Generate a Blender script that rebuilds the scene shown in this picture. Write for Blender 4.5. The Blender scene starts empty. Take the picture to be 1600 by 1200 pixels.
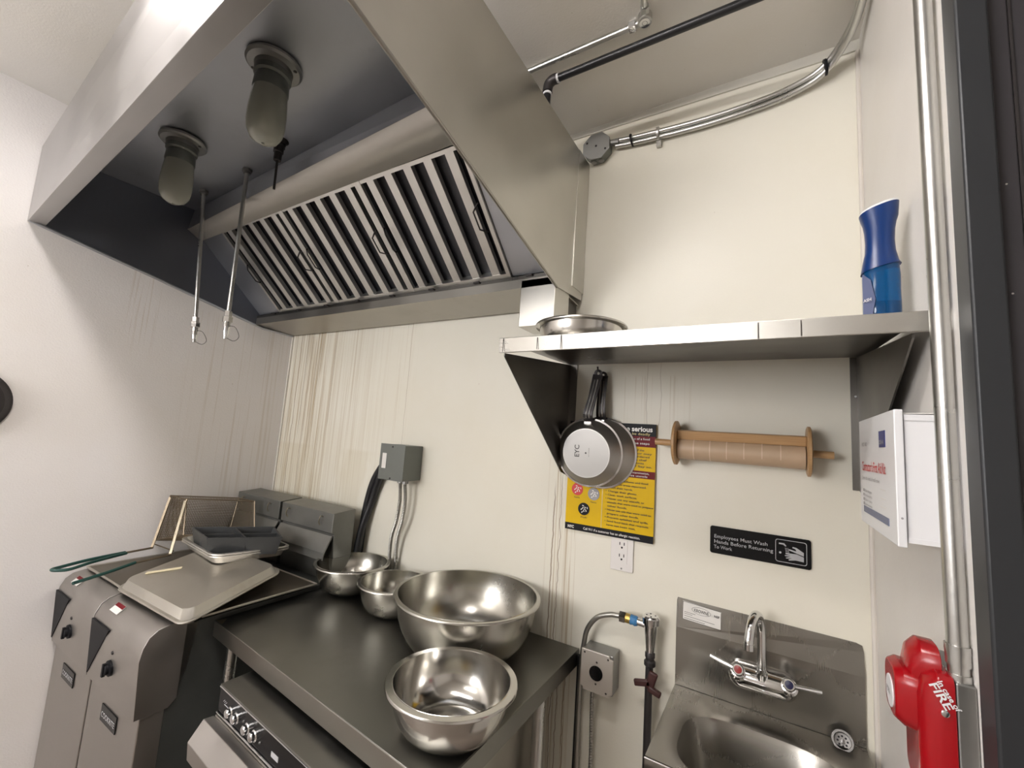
import bpy, bmesh, math, random
from mathutils import Vector, Matrix
random.seed(4)
sc = bpy.context.scene
COL = sc.collection
# ------------------------------------------------------------ camera
YAW, PITCH, ROLL, F = -0.546236, 0.119048, 0.0696234, 672.08
f = Vector((math.sin(YAW)*math.cos(PITCH), math.cos(YAW)*math.cos(PITCH), math.sin(PITCH)))
r0 = f.cross(Vector((0, 0, 1))).normalized(); u0 = r0.cross(f)
r = r0*math.cos(ROLL)+u0*math.sin(ROLL); u = -r0*math.sin(ROLL)+u0*math.cos(ROLL)
cd = bpy.data.cameras.new('camera'); cam = bpy.data.objects.new('camera', cd); COL.objects.link(cam)
cam.matrix_world = Matrix(((r.x, u.x, -f.x, 0), (r.y, u.y, -f.y, 0), (r.z, u.z, -f.z, 1.58), (0, 0, 0, 1)))
cd.sensor_width = 36; cd.lens = F/1600*36; cd.clip_start = 0.01
sc.camera = cam
# ------------------------------------------------------------ world, exposure
w = bpy.data.worlds.new('world'); sc.world = w; w.use_nodes = True
w.node_tree.nodes['Background'].inputs[0].default_value = (0.8, 0.85, 1, 1)
w.node_tree.nodes['Background'].inputs[1].default_value = 0.05
vs = sc.view_settings
vs.view_transform = 'Standard'; vs.look = 'None'; vs.gamma = 1; vs.use_curve_mapping = False
vs.exposure = 0.75
LIGHT1 = 36.0   # fluorescent fitting over the aisle, just in front of the hood
LIGHT2 = 4.5    # unseen fill light added further back in the room
FILL_GLOW = 10.0       # glow of an unseen fill panel added behind the viewer

# ------------------------------------------------------------ mesh helpers
def V(*a): return Vector(a)
class MB:
    def __init__(s): s.v = []; s.f = []
    def add(s, vs_, fs):
        n = len(s.v); s.v += [Vector(p) for p in vs_]; s.f += [tuple(i+n for i in q) for q in fs]; return s
    def hexa(s, p):   # bottom 4 ccw, top 4 ccw
        return s.add(p, [(3, 2, 1, 0), (4, 5, 6, 7), (0, 1, 5, 4), (1, 2, 6, 5), (2, 3, 7, 6), (3, 0, 4, 7)])
    def box(s, a, b):
        x0, y0, z0 = a; x1, y1, z1 = b
        return s.hexa([(x0, y0, z0), (x1, y0, z0), (x1, y1, z0), (x0, y1, z0), (x0, y0, z1), (x1, y0, z1), (x1, y1, z1), (x0, y1, z1)])
    def obox(s, c, ax, ay, az, h):  # centre, axes, half sizes
        c = Vector(c); ax = Vector(ax).normalized(); ay = Vector(ay).normalized(); az = Vector(az).normalized()
        P = []
        for k in (-1, 1):
            for i, j in ((-1, -1), (1, -1), (1, 1), (-1, 1)):
                P.append(c+ax*h[0]*i+ay*h[1]*j+az*h[2]*k)
        return s.hexa(P)
    def prism(s, poly, d):
        d = Vector(d); n = len(poly); P = [Vector(p) for p in poly]
        return s.add(P+[p+d for p in P], [tuple(range(n-1, -1, -1)), tuple(range(n, 2*n))]+[(i, (i+1) % n, n+(i+1) % n, n+i) for i in range(n)])
    def sheet(s, pts, t):     # quad with thickness t along its normal
        P = [Vector(p) for p in pts]; n = (P[1]-P[0]).cross(P[-1]-P[0]).normalized()*t
        return s.prism(P, n)
    def tube(s, pts, r, n=12, caps=True):
        pts = [Vector(p) for p in pts]; m = len(pts)
        rr = r if isinstance(r, (list, tuple)) else [r]*m
        t0 = (pts[1]-pts[0]).normalized()
        a = t0.orthogonal().normalized(); base = len(s.v); vs_ = []; fs = []
        prev = t0
        for i in range(m):
            if i == 0: t = t0
            elif i == m-1: t = (pts[i]-pts[i-1]).normalized()
            else: t = ((pts[i+1]-pts[i]).normalized()+(pts[i]-pts[i-1]).normalized()).normalized()
            q = prev.rotation_difference(t); a = (q @ a); a = (a-t*a.dot(t)).normalized(); prev = t
            b = t.cross(a)
            for k in range(n):
                an = 2*math.pi*k/n; vs_.append(pts[i]+(a*math.cos(an)+b*math.sin(an))*rr[i])
        for i in range(m-1):
            for k in range(n):
                k2 = (k+1) % n; fs.append((i*n+k, i*n+k2, (i+1)*n+k2, (i+1)*n+k))
        if caps: fs.append(tuple(range(n-1, -1, -1))); fs.append(tuple((m-1)*n+k for k in range(n)))
        return s.add(vs_, fs)
    def cyl(s, a, b, r, n=24): return s.tube([a, b], r, n)
    def lathe(s, c, prof, axis=(0, 0, 1), n=48, closed=False, sx=1.0):
        # prof: list of (radius, height)
        c = Vector(c); ax = Vector(axis).normalized(); a = ax.orthogonal().normalized()
        if abs(ax.z) > .99: a = V(1, 0, 0)
        b = ax.cross(a); vs_ = []; fs = []; m = len(prof)
        for (rad, h) in prof:
            for k in range(n):
                an = 2*math.pi*k/n; vs_.append(c+ax*h+(a*math.cos(an)+b*math.sin(an)*sx)*rad)
        for i in range(m-1 if not closed else m):
            j = (i+1) % m
            for k in range(n):
                k2 = (k+1) % n; fs.append((i*n+k, i*n+k2, j*n+k2, j*n+k))
        if not closed:
            fs.append(tuple(range(n-1, -1, -1))); fs.append(tuple((m-1)*n+k for k in range(n)))
        return s.add(vs_, fs)
    def flat(s, polys, o, rx, ux, nn, t=0.0006):  # 2-D polygons laid on a plane
        o = Vector(o); rx = Vector(rx); ux = Vector(ux); nn = Vector(nn)
        for p in polys: s.prism([o+rx*x+ux*y for x, y in p], nn*t)
        return s
def smoothpath(pts, k=8):
    P = [Vector(p) for p in pts]; out = []
    for i in range(len(P)-1):
        p0 = P[max(i-1, 0)]; p1 = P[i]; p2 = P[i+1]; p3 = P[min(i+2, len(P)-1)]
        for j in range(k):
            t = j/k
            out.append(.5*((2*p1)+(p2-p0)*t+(2*p0-5*p1+4*p2-p3)*t*t+(3*p1-p0-3*p2+p3)*t**3))
    out.append(P[-1]); return out
def resample(path, step):
    out = [path[0]]; acc = 0
    for a, b in zip(path, path[1:]):
        L = (b-a).length
        while acc+L >= step:
            t = (step-acc)/L; a = a.lerp(b, t); out.append(a.copy()); L = (b-a).length; acc = 0
        acc += L
    return out
def mesh_obj(name, mb, mat, origin, smooth=True, bevel=0, seg=2, ang=32):
    me = bpy.data.meshes.new(name)
    o3 = Vector(origin)
    me.from_pydata([tuple(p-o3) for p in mb.v], [], mb.f); me.update()
    bm = bmesh.new(); bm.from_mesh(me); bmesh.ops.recalc_face_normals(bm, faces=bm.faces); bm.to_mesh(me); bm.free()
    if smooth:
        me.shade_smooth(); me.set_sharp_from_angle(angle=math.radians(ang))
    me.materials.append(mat)
    o = bpy.data.objects.new(name, me); COL.objects.link(o)
    if bevel:
        b = o.modifiers.new('bevel', 'BEVEL'); b.width = bevel; b.segments = seg; b.limit_method = 'ANGLE'; b.angle_limit = math.radians(40)
    return o
def tag(o, label=None, cat=None, group=None, kind=None):
    if label: o['label'] = label
    if cat: o['category'] = cat
    if group: o['group'] = group
    if kind: o['kind'] = kind
    return o
def thing(name, loc, label, cat, group=None):
    o = bpy.data.objects.new(name, None); o.empty_display_size = .05; COL.objects.link(o); o.location = loc
    return tag(o, label, cat, group)
def world_loc(o):
    l = Vector((0, 0, 0))
    while o: l += o.location; o = o.parent
    return l
def part(name, mb, mat, parent, label=None, **k):
    o = mesh_obj(name, mb, mat, world_loc(parent), **k); o.parent = parent
    if label: o['label'] = label
    return o
def solo(name, mb, mat, loc, label, cat, group=None, **k):
    o = mesh_obj(name, mb, mat, loc, **k); o.location = loc; return tag(o, label, cat, group)
def struct(name, mb, mat, **k):
    o = mesh_obj(name, mb, mat, (0, 0, 0), **k); o['kind'] = 'structure'; return o
def copy_tree(o, parent=None):
    c = o.copy(); COL.objects.link(c)
    if parent: c.parent = parent
    for ch in [q for q in bpy.data.objects if q.parent == o]: copy_tree(ch, c)
    return c
_tc = {}
def text2d(body, size=1, bold=0.0, align='LEFT', space=1.0):
    cu = bpy.data.curves.new('t', 'FONT'); cu.body = body; cu.size = size; cu.align_x = align; cu.offset = bold; cu.space_character = space
    cu.resolution_u = 3
    ob = bpy.data.objects.new('t', cu); COL.objects.link(ob)
    bpy.context.view_layer.update()
    me = ob.to_mesh(); vs_ = [v.co.copy() for v in me.vertices]; fs = [tuple(p.vertices) for p in me.polygons]
    ob.to_mesh_clear(); bpy.data.objects.remove(ob); bpy.data.curves.remove(cu)
    return vs_, fs
def text(mb, body, o, rx, ux, nn, size, bold=0.0, sx=1.0, align='LEFT', width=None, slant=0.0):
    vs_, fs = text2d(body, 1.0, bold, align)
    if not vs_: return
    o = Vector(o); rx = Vector(rx); ux = Vector(ux); nn = Vector(nn)
    if width:
        x0 = min(v.x for v in vs_); x1 = max(v.x for v in vs_); sx = width/(x1-x0)/size
    mb.add([o+rx*((v.x+slant*v.y)*size*sx)+ux*(v.y*size)+nn*.0005 for v in vs_], fs)
def rrect(w_, h_, rad, n=6, cx=0, cy=0):
    P = []
    for (sx, sy, a0) in ((1, 1, 0), (-1, 1, 90), (-1, -1, 180), (1, -1, 270)):
        for i in range(n+1):
            a = math.radians(a0+90*i/n); P.append((cx+sx*(w_/2-rad)+rad*math.cos(a), cy+sy*(h_/2-rad)+rad*math.sin(a)))
    return P
# ------------------------------------------------------------ materials
class NT:
    def __init__(s, name):
        s.m = bpy.data.materials.new(name); s.m.use_nodes = True; s.t = s.m.node_tree; s.b = s.t.nodes['Principled BSDF']
    def n(s, ty, **k):
        o = s.t.nodes.new(ty)
        for a, b in k.items(): setattr(o, a, b)
        return o
    def l(s, a, b): s.t.links.new(a, b)
    def val(s, sock, v):
        if hasattr(v, 'node'): s.l(v, sock)
        else: sock.default_value = v
    def math(s, op, a, b=0.0, c=0.0, clamp=False):
        o = s.n('ShaderNodeMath', operation=op, use_clamp=clamp)
        s.val(o.inputs[0], a); s.val(o.inputs[1], b); s.val(o.inputs[2], c); return o.outputs[0]
    def coord(s): return s.n('ShaderNodeTexCoord').outputs['Object']
    def xyz(s):
        o = s.n('ShaderNodeSeparateXYZ'); s.l(s.coord(), o.inputs[0]); return o.outputs
    def noise(s, scale, sv=(1, 1, 1), detail=4, rough=.6, off=(0, 0, 0)):
        mp = s.n('ShaderNodeMapping'); s.l(s.coord(), mp.inputs[0]); mp.inputs['Scale'].default_value = sv; mp.inputs['Location'].default_value = off
        o = s.n('ShaderNodeTexNoise'); s.l(mp.outputs[0], o.inputs['Vector']); o.inputs['Scale'].default_value = scale
        o.inputs['Detail'].default_value = detail; o.inputs['Roughness'].default_value = rough; return o.outputs['Fac']
    def ramp(s, v, a, b, lo=0.0, hi=1.0):
        o = s.n('ShaderNodeMapRange', clamp=True); o.interpolation_type = 'SMOOTHSTEP'
        s.val(o.inputs[0], v); o.inputs[1].default_value = a; o.inputs[2].default_value = b; o.inputs[3].default_value = lo; o.inputs[4].default_value = hi
        return o.outputs[0]
    def mix(s, fac, a, b):
        o = s.n('ShaderNodeMix', data_type='RGBA'); s.val(o.inputs['Factor'], fac)
        for sock, v in ((o.inputs[6], a), (o.inputs[7], b)):
            if hasattr(v, 'node'): s.l(v, sock)
            else: sock.default_value = (*v, 1)
        return o.outputs[2]
    def bump(s, h, strength, dist=.001):
        o = s.n('ShaderNodeBump'); o.inputs['Strength'].default_value = strength; o.inputs['Distance'].default_value = dist
        s.l(h, o.inputs['Height']); s.l(o.outputs[0], s.b.inputs['Normal'])
    def set(s, color=None, rough=None, metal=None, spec=None):
        if color is not None:
            if hasattr(color, 'node'): s.l(color, s.b.inputs['Base Color'])
            else: s.b.inputs['Base Color'].default_value = (*color, 1)
        if rough is not None: s.val(s.b.inputs['Roughness'], rough)
        if metal is not None: s.val(s.b.inputs['Metallic'], metal)
        if spec is not None: s.b.inputs['Specular IOR Level'].default_value = spec
        return s.m
def plain(name, c, rough=.5, metal=0.0, spec=.5, var=.0, sc_=20):
    t = NT(name)
    if var:
        n = t.noise(sc_); col = t.mix(n, tuple(x*(1-var) for x in c), tuple(min(x*(1+var), 1) for x in c))
        return t.set(col, rough, metal, spec)
    return t.set(c, rough, metal, spec)
def steel(name, c=(.55, .54, .52), r0=.2, r1=.4, brush=(1, 1, 1), bs=60, grime=0.0, gcol=(.2, .16, .11), bump=.0, gs=5):
    t = NT(name)
    n = t.noise(5, detail=1.5, rough=.4); n2 = t.noise(bs, brush, detail=2)
    col = t.mix(t.ramp(n, .25, .8), tuple(x*.88 for x in c), c)
    if grime:
        g = t.ramp(t.noise(gs, detail=8, rough=.7, off=(3, 1, 7)), .50, .78, 0, grime)
        col = t.mix(g, col, gcol); metal = t.math('SUBTRACT', 1.0, t.math('MULTIPLY', g, .6))
    else: metal = 1.0
    ro = t.math('ADD', t.ramp(n, .2, .85, r0, r1), t.math('MULTIPLY', n2, .03))
    if bump: t.bump(n2, bump)
    return t.set(col, ro, metal)
def wallmat(name, base, stains=(), rough=.36, drips=None, bumps=.12):
    t = NT(name); X, Y, Z = t.xyz()
    big = t.noise(1.6, detail=5); col = t.mix(t.ramp(big, .3, .75), base, tuple(b*k for b, k in zip(base, (.96, .945, .91))))
    # small specks
    sp = t.ramp(t.noise(55, detail=2, off=(5, 2, 1)), .76, .79, 0, .45); col = t.mix(sp, col, (.36, .28, .2))
    for (axis, c0, wd, z0, z1, amt, colr, fr, th) in stains:
        A = X if axis == 'x' else Y
        d = t.math('ABSOLUTE', t.math('SUBTRACT', A, c0)); m = t.ramp(d, wd*.55, wd, 1, 0)
        zm = t.math('MULTIPLY', t.ramp(Z, z0, z0+.35), t.ramp(Z, z1, z1+.02, 1, 0))
        sv = (fr, 0, .9) if axis == 'x' else (0, fr, .9)
        st = t.ramp(t.noise(1, sv, detail=5, rough=.65, off=(c0*9, c0*7, 0)), th, th+.09)
        fac = t.math('MULTIPLY', t.math('MULTIPLY', m, zm), t.math('MULTIPLY', st, amt))
        col = t.mix(fac, col, colr)
    if drips:
        for (x0, wob, z0, z1, wd, amt) in drips:
            nz = t.noise(1, (0, 0, 9), detail=3, off=(x0*31, 0, x0*17))
            xx = t.math('ADD', t.math('SUBTRACT', X, x0), t.math('MULTIPLY', t.math('SUBTRACT', nz, .5), wob))
            m = t.ramp(t.math('ABSOLUTE', xx), wd*.4, wd, amt, 0)
            zm = t.math('MULTIPLY', t.ramp(Z, z0, z0+.05), t.ramp(Z, z1, z1+.1, 1, 0))
            col = t.mix(t.math('MULTIPLY', m, zm), col, (.22, .15, .08))
    ro = t.ramp(t.noise(4, detail=5), .3, .7, rough, rough+.12)
    t.bump(t.noise(170, detail=2), bumps, .002)
    return t.set(col, ro, 0, .35)

WHITE = (.76, .745, .715)
brn = (.40, .29, .15)
m_back = wallmat('back_wall_panel', (.77, .745, .655), stains=[
    ('x', -2.12, .23, .95, 2.06, .75, (.33, .24, .12), 95, .54), ('x', -2.12, .25, .6, 2.06, .55, brn, 45, .50),
    ('x', -2.0, .40, .6, 2.06, .30, brn, 160, .50),
    ('x', -1.45, .12, 1.3, 2.06, .30, brn, 130, .55), ('x', -1.75, .25, 1.2, 2.06, .18, brn, 130, .52), ('x', -.61, .07, .3, 1.5, .6, brn, 120, .52),
    ('x', -.33, .16, 1.45, 1.79, .30, brn, 110, .56), ('x', -1.9, .7, .9, 1.45, .16, (.45, .36, .18), 3, .42)],
    drips=[(-2.23, .03, 1.0, 2.05, .0030, .7), (-2.13, .02, 1.2, 2.05, .0022, .7), (-2.28, .01, 1.3, 2.05, .002, .6),
           (-2.08, .01, 1.35, 2.05, .0022, .7), (-2.17, .01, 1.5, 2.05, .002, .7), (-2.05, .01, 1.5, 2.05, .0015, .6), (-1.93, .01, 1.55, 2.05, .0016, .7), (-1.4, .02, 1.3, 2.05, .0014, .4),
           (-.645, .02, .3, 1.35, .003, .8), (-.62, .03, .3, 1.4, .0018, .8), (-.60, .03, .3, .86, .002, .8), (-.575, .03, .2, .84, .002, .7), (-.34, .02, 1.5, 1.79, .0014, .4), (-.30, .02, 1.5, 1.79, .0012, .4)])
m_left = wallmat('left_wall_panel', (.78, .755, .74), stains=[
    ('y', 1.15, .28, 1.0, 2.06, .22, brn, 90, .54), ('y', .72, .06, 1.75, 2.2, .5, brn, 60, .52)], rough=.36, bumps=.35)
m_right = wallmat('right_wall_panel', (.75, .725, .70), rough=.3)
m_ceil = wallmat('ceiling_panel', (.76, .735, .69), rough=.55, bumps=.2)
m_cove = plain('cove_strip', (.62, .60, .54), .5, var=.05)
m_floor = plain('quarry_tile', (.24, .20, .17), .5, var=.3, sc_=6)
m_hood = steel('hood_steel', (.47, .46, .455), .30, .42, (1, 1, 1), 12, grime=.06, gs=3)
m_hooddk = steel('shaded_side_steel', (.16, .17, .20), .34, .5, (30, 1, 1), 12)  # darker base puts the shade inside the hood's left end into the colour
m_hoodin = steel('hood_inner_steel', (.54, .56, .60), .36, .52, (30, 1, 1), 12, grime=.2, gs=3, gcol=(.12, .12, .12))
m_rail = plain('greasy_filter_rail', (.62, .60, .56), .45, .6, var=.06, sc_=6)
m_side = steel('hood_side_steel', (.66, .645, .60), .26, .38, (1, 1, 20), 10, grime=.08, gs=2)
m_filter = steel('filter_steel', (.74, .73, .70), .30, .45, grime=.15, gs=6, gcol=(.2, .17, .12))
m_filtdark = plain('shaded_filter_back', (.07, .072, .08), .35, .7, var=.2)  # dark colour stands in for the shade between the front baffles
m_shelf = steel('shelf_steel', (.42, .405, .37), .22, .34, (1, 30, 30), 12, grime=.3, gs=4)
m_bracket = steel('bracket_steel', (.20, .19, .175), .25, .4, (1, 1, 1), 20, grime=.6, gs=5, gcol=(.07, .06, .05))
m_table = steel('table_steel', (.25, .245, .225), .27, .42, (1, 1, 1), 40, grime=.25, gs=5, gcol=(.12, .10, .08))
m_tabedge = steel('table_edge_steel', (.42, .40, .36), .28, .42, (60, 1, 1), 10, grime=.2)
m_bowl = steel('bowl_steel', (.60, .585, .55), .10, .20)
m_bowl2 = steel('bowl_dull_steel', (.50, .485, .44), .16, .28)
m_fryer = steel('fryer_front_steel', (.46, .435, .41), .32, .48, (40, 1, 1), 10, grime=.12, gs=4)
m_fryside = plain('painted_steel_side', (.085, .09, .085), .5, .4, var=.3, sc_=5)
m_flue = plain('flue_steel', (.22, .22, .205), .42, .75, var=.12)
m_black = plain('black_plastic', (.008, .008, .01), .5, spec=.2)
m_blackg = plain('black_gloss', (.005, .005, .006), .22, spec=.25)
m_chrome = plain('chrome', (.72, .72, .72), .10, 1)
m_chromed = plain('dull_chrome', (.20, .195, .19), .35, 1)
m_galv = steel('galvanised_steel', (.60, .60, .58), .22, .36, (1, 1, 1), 90, bump=.2)
m_zinc = steel('zinc_box', (.33, .33, .32), .35, .5, grime=.2)
m_pan = steel('sheet_pan_aluminium', (.60, .57, .51), .36, .5, grime=.3, gs=7, gcol=(.3, .22, .12))
m_pan2 = steel('small_pan_aluminium', (.70, .68, .64), .3, .45, grime=.1, gs=9)
m_pandark = steel('stained_lid', (.24, .21, .17), .35, .5, grime=.5, gs=6)
m_tray = plain('dark_tray', (.045, .047, .048), .38, .3, var=.2)
m_wire = steel('basket_wire', (.26, .21, .15), .35, .5, grime=.4)
m_bar = steel('basket_bar', (.50, .44, .33), .3, .5, grime=.5, gs=25)
m_green = plain('green_rubber', (.008, .055, .045), .45)
m_sink = steel('sink_steel', (.34, .325, .295), .20, .34, (40, 1, 1), 10)
m_skil = steel('skillet_dark', (.50, .485, .46), .34, .46)
m_skilb = steel('skillet_base', (.34, .33, .315), .38, .48)
m_wood = NT('beech_wood')
_n = m_wood.noise(9, (1.5, 30, 30), detail=4); m_wood = m_wood.set(m_wood.mix(_n, (.36, .20, .085), (.56, .35, .17)), .42)
m_roll = plain('kraft_roll', (.50, .36, .24), .45, var=.08)
m_rollring = plain('roll_ring', (.66, .52, .40), .4)
m_pipeb = plain('black_pipe', (.02, .02, .022), .3, .2)
m_iron = plain('dark_iron', (.05, .045, .045), .45, .6)
m_rust = plain('red_brown_valve', (.045, .012, .01), .5, var=.2)
m_white = plain('white_enamel', (.74, .74, .75), .35)
m_ivory = plain('outlet_plastic', (.74, .71, .68), .35)
m_plate = plain('beige_cover_plate', (.50, .46, .41), .38, .3)
m_yel = plain('poster_yellow', (.72, .46, .003), .5, spec=.2, var=.04)
m_dred = plain('poster_dark_red', (.14, .006, .01), .5, spec=.2)
m_pblk = plain('poster_black', (.006, .006, .008), .5, spec=.2)
m_ink = plain('black_ink', (.02, .018, .015), .5)
m_winkp = plain('poster_white_ink', (.78, .76, .72), .4)
m_yink = plain('poster_yellow_ink', (.7, .55, .2), .4)
m_silv = plain('sign_silver', (.42, .42, .43), .4)
m_red = plain('fire_red', (.30, .002, .006), .25)
m_redink = plain('red_ink', (.62, .03, .03), .5)
m_blue = plain('navy_print', (.02, .03, .17), .4)
m_bgrey = plain('blue_grey_print', (.10, .12, .22), .4)
m_greyink = plain('grey_ink', (.32, .31, .32), .5)
m_door = plain('dark_grey_door', (.040, .037, .041), .45, .3, var=.1, sc_=5)
m_frame = plain('grey_door_frame', (.028, .030, .033), .42, .3, var=.06, sc_=5)
m_casing = plain('casing_paint', (.66, .62, .56), .45)
m_elec = plain('grey_green_box', (.17, .18, .165), .42, .5, var=.06)
m_flex = plain('flex_conduit', (.34, .33, .30), .35, .9)
m_cable = plain('black_cable', (.01, .01, .012), .4)
m_gold = plain('brass_thread', (.5, .35, .1), .35, .8)
m_tape = plain('blue_tape', (.05, .20, .42), .5)
m_btn = plain('hot_red_cap', (.26, .012, .01), .3)
m_btnb = plain('cold_blue_cap', (.008, .01, .05), .3)
m_sticker = plain('paper_sticker', (.72, .70, .66), .5)
def glassy(name, c, tr, rough=.05, ior=1.45):
    t = NT(name); m = t.set(c, rough, 0); t.b.inputs['Transmission Weight'].default_value = tr; t.b.inputs['IOR'].default_value = ior; return m
m_globe = glassy('frosted_greasy_glass', (.66, .66, .58), .6, .2)
m_bottle = glassy('blue_clear_plastic', (.002, .10, .30), .55, .08)
m_liquid = glassy('blue_liquid', (.002, .07, .22), .3, .1)
m_neck = plain('blue_plastic', (.001, .028, .14), .3)
def emis(name, c, s):
    t = NT(name); t.set(c, .5); t.b.inputs['Emission Color'].default_value = (*c, 1); t.b.inputs['Emission Strength'].default_value = s; return t.m
m_em1 = emis('lamp_diffuser', (1, .95, .93), LIGHT1)
m_em2 = emis('fill_diffuser_far', (1, .945, .88), LIGHT2)
m_fillglow = emis('fill_panel_glow', (.97, .96, .97), FILL_GLOW)

# ------------------------------------------------------------ ceiling light above the viewer, added fill light behind
def ceiling_light(c, hx, hy, mat, label):
    t = thing('ceiling_light', c, label, 'ceiling light', None)
    x, y, z = c
    part('housing', MB().box((x-hx, y-hy, z-.02), (x+hx, y+hy, z)), m_white, t)
    part('diffuser', MB().box((x-hx+.015, y-hy+.015, z-.05), (x+hx-.015, y+hy-.015, z-.021)), mat, t, label='glowing white diffuser')
ceiling_light((-.78, .02, 2.765), .62, .065, m_em1, 'long fluorescent ceiling light in front of the hood')
ceiling_light((-1.2, -1.25, 2.742), .60, .2, m_em2, 'wide unseen fill light added at the back of the room')  # added as fill to lift the shadows, out of view

# ------------------------------------------------------------ room shell
XL, XR, YB, H = -2.322, .215, 1.4, 2.773
struct('floor', MB().box((-2.5, -2.3, -.05), (1.7, 1.5, 0)), m_floor, smooth=False)
struct('ceiling', MB().hexa([(-2.5, -2.3, 2.722), (1.7, -2.3, H), (1.7, 1.5, H), (-2.5, 1.5, 2.722), (-2.5, -2.3, 2.85), (1.7, -2.3, 2.85), (1.7, 1.5, 2.85), (-2.5, 1.5, 2.85)]), m_ceil, smooth=False)
struct('wall_back', MB().box((-2.42, YB, 0), (.3, YB+.1, 2.85)), m_back, smooth=False)
struct('wall_left', MB().box((XL-.1, -2.3, 0), (XL, 1.5, 2.85)), m_left, smooth=False)
struct('wall_right', MB().box((XR, .775, 0), (XR+.1, YB, 2.85)), m_right, smooth=False)
struct('wall_far_right', MB().box((1.6, -2.3, 0), (1.7, .8, 2.85)), m_right, smooth=False)
struct('wall_front', MB().box((-2.42, -2.3, 0), (1.7, -2.2, 2.85)), m_right, smooth=False)
struct('trim_1', MB().box((-.9, 1.394, 2.722), (.2149, 1.3999, 2.80)), m_cove, smooth=False)
w1 = struct('fill_panel_1', MB().box((-2.15, -2.199, 1.45), (-1.05, -2.190, 2.35)), m_fillglow, smooth=False)  # unseen glowing panel, added to brighten the area under the hood
part('fill_panel_frame', MB().box((-2.20, -2.2, 1.4), (-2.15, -2.17, 2.4)).box((-1.05, -2.2, 1.4), (-1.0, -2.17, 2.4)).box((-2.2, -2.2, 2.35), (-1.0, -2.17, 2.4)).box((-2.2, -2.2, 1.4), (-1.0, -2.17, 1.45)), m_white, w1, smooth=False)
struct('trim_2', MB().box((.2135, .762, 0), (.232, .776, 2.773)), m_casing, bevel=.002)
struct('trim_3', MB().tube([(-2.318, 1.396, .9), (-2.318, 1.396, 2.06)], .005, 8), m_casing)
struct('trim_4', MB().tube([(.211, 1.396, 0), (.211, 1.396, 2.72)], .006, 8), m_casing)
d = struct('door_1', MB().box((.243, .735, 0), (1.6, .775, 2.6)).box((.2405, .73, 0), (.262, .74, 2.6)), m_door, bevel=.002)
fr = part('door_frame', MB().box((.209, .715, 0), (.2405, .761, 2.75)).box((.2405, .715, 2.601), (1.6, .775, 2.75)), m_frame, d, bevel=.003)
part('hinge_strip', MB().box((.2625, .732, 0), (.2655, .7349, 2.6)), m_iron, d)
for z in (1.93, 1.79, 1.62, 1.51, 1.36): part('rivet', MB().lathe((.2515+random.uniform(-.004, .006), .7299, z), [(.0016, 0), (.0012, .0008)], (0, -1, 0), 8), m_chrome, d)

# ------------------------------------------------------------ extraction hood
hood = thing('exhaust_hood', (-1.45, 1.4, 2.05), 'large stainless steel extraction hood over the cooking line', 'extractor hood')
xr, xl = -.58, XL+.003
def yf(x): return .345+(.27-.345)*(x-xl)/(xr-xl)     # front line of the hood, slightly out of square
def zb(x): return 2.235+(.03)*(x-xl)/(xr-xl)
# right side panel
sd = [(.272, 2.285), (.60, 2.208), (1.19, 2.058), (1.39, 2.074), (1.39, 2.60), (.272, 2.59)]
part('side_panel', MB().prism([(xr-.004, y, z) for y, z in sd], (.004, 0, 0)), m_side, hood, smooth=False, bevel=.0008)
eb = MB()   # rolled hem along the bottom of the side panel
eb.tube([(xr-.003, y, z) for y, z in sd[:3]], .0045, 8)
part('hem', eb, m_tabedge, hood)
part('rear_spacer', MB().box((xr-.10, 1.30, 2.10), (xr+.002, 1.398, 2.6)), m_side, hood, smooth=False)
sl = [(.348, 2.236), (.70, 2.165), (1.22, 2.052), (1.39, 2.050), (1.39, 2.56), (.348, 2.53)]
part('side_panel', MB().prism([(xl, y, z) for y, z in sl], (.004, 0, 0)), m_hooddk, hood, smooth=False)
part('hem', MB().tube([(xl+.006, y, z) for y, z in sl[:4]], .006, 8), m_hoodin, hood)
# front face with return lip
fx = MB()
A, B = V(xl, yf(xl), zb(xl)), V(xr, yf(xr), zb(xr)+.02)
At, Bt = V(xl, yf(xl)-.002, 2.525), V(xr, yf(xr)-.02, 2.59)
fx.prism([A, B, Bt, At], (0, .004, 0))
part('front_panel', fx, m_hood, hood, smooth=False)
part('front_lip', MB().prism([A+V(0, 0, -.003), B+V(0, 0, -.003), B+V(0, .045, -.002), A+V(0, .045, -.003)], (0, 0, .006)), m_hood, hood, smooth=False, bevel=.001)
part('inner_lip', MB().prism([A+V(0, .041, 0), B+V(0, .041, 0), B+V(0, .041, .03), A+V(0, .041, .03)], (0, .003, 0)), m_hoodin, hood, smooth=False)
# roof and inner lining
part('roof', MB().prism([(xl, yf(xl)+.004, 2.525), (xr-.005, yf(xr)-.01, 2.588), (xr-.005, 1.39, 2.60), (xl, 1.39, 2.56)], (0, 0, .004)), m_hood, hood, smooth=False)
part('inner_ceiling', MB().prism([(xl+.005, yf(xl)+.01, 2.515), (xr-.006, yf(xr)+.01, 2.555), (xr-.006, .80, 2.555), (xl+.005, .84, 2.525)], (0, 0, .004)), m_hoodin, hood, smooth=False)
TP = [(-2.316, .885, 2.393), (xr-.006, .87, 2.403)]       # upper filter rail
HB = [(-2.316, .825, 2.425), (xr-.006, .735, 2.422)]     # lower edge of the baffle housing
part('baffle_housing', MB().prism([V(*HB[0]), V(*HB[1]), V(HB[1][0], HB[1][1]+.06, 2.556), V(HB[0][0], HB[0][1]+.015, 2.526)], (0, .004, 0)), m_hoodin, hood, smooth=False)
rail = MB()
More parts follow.
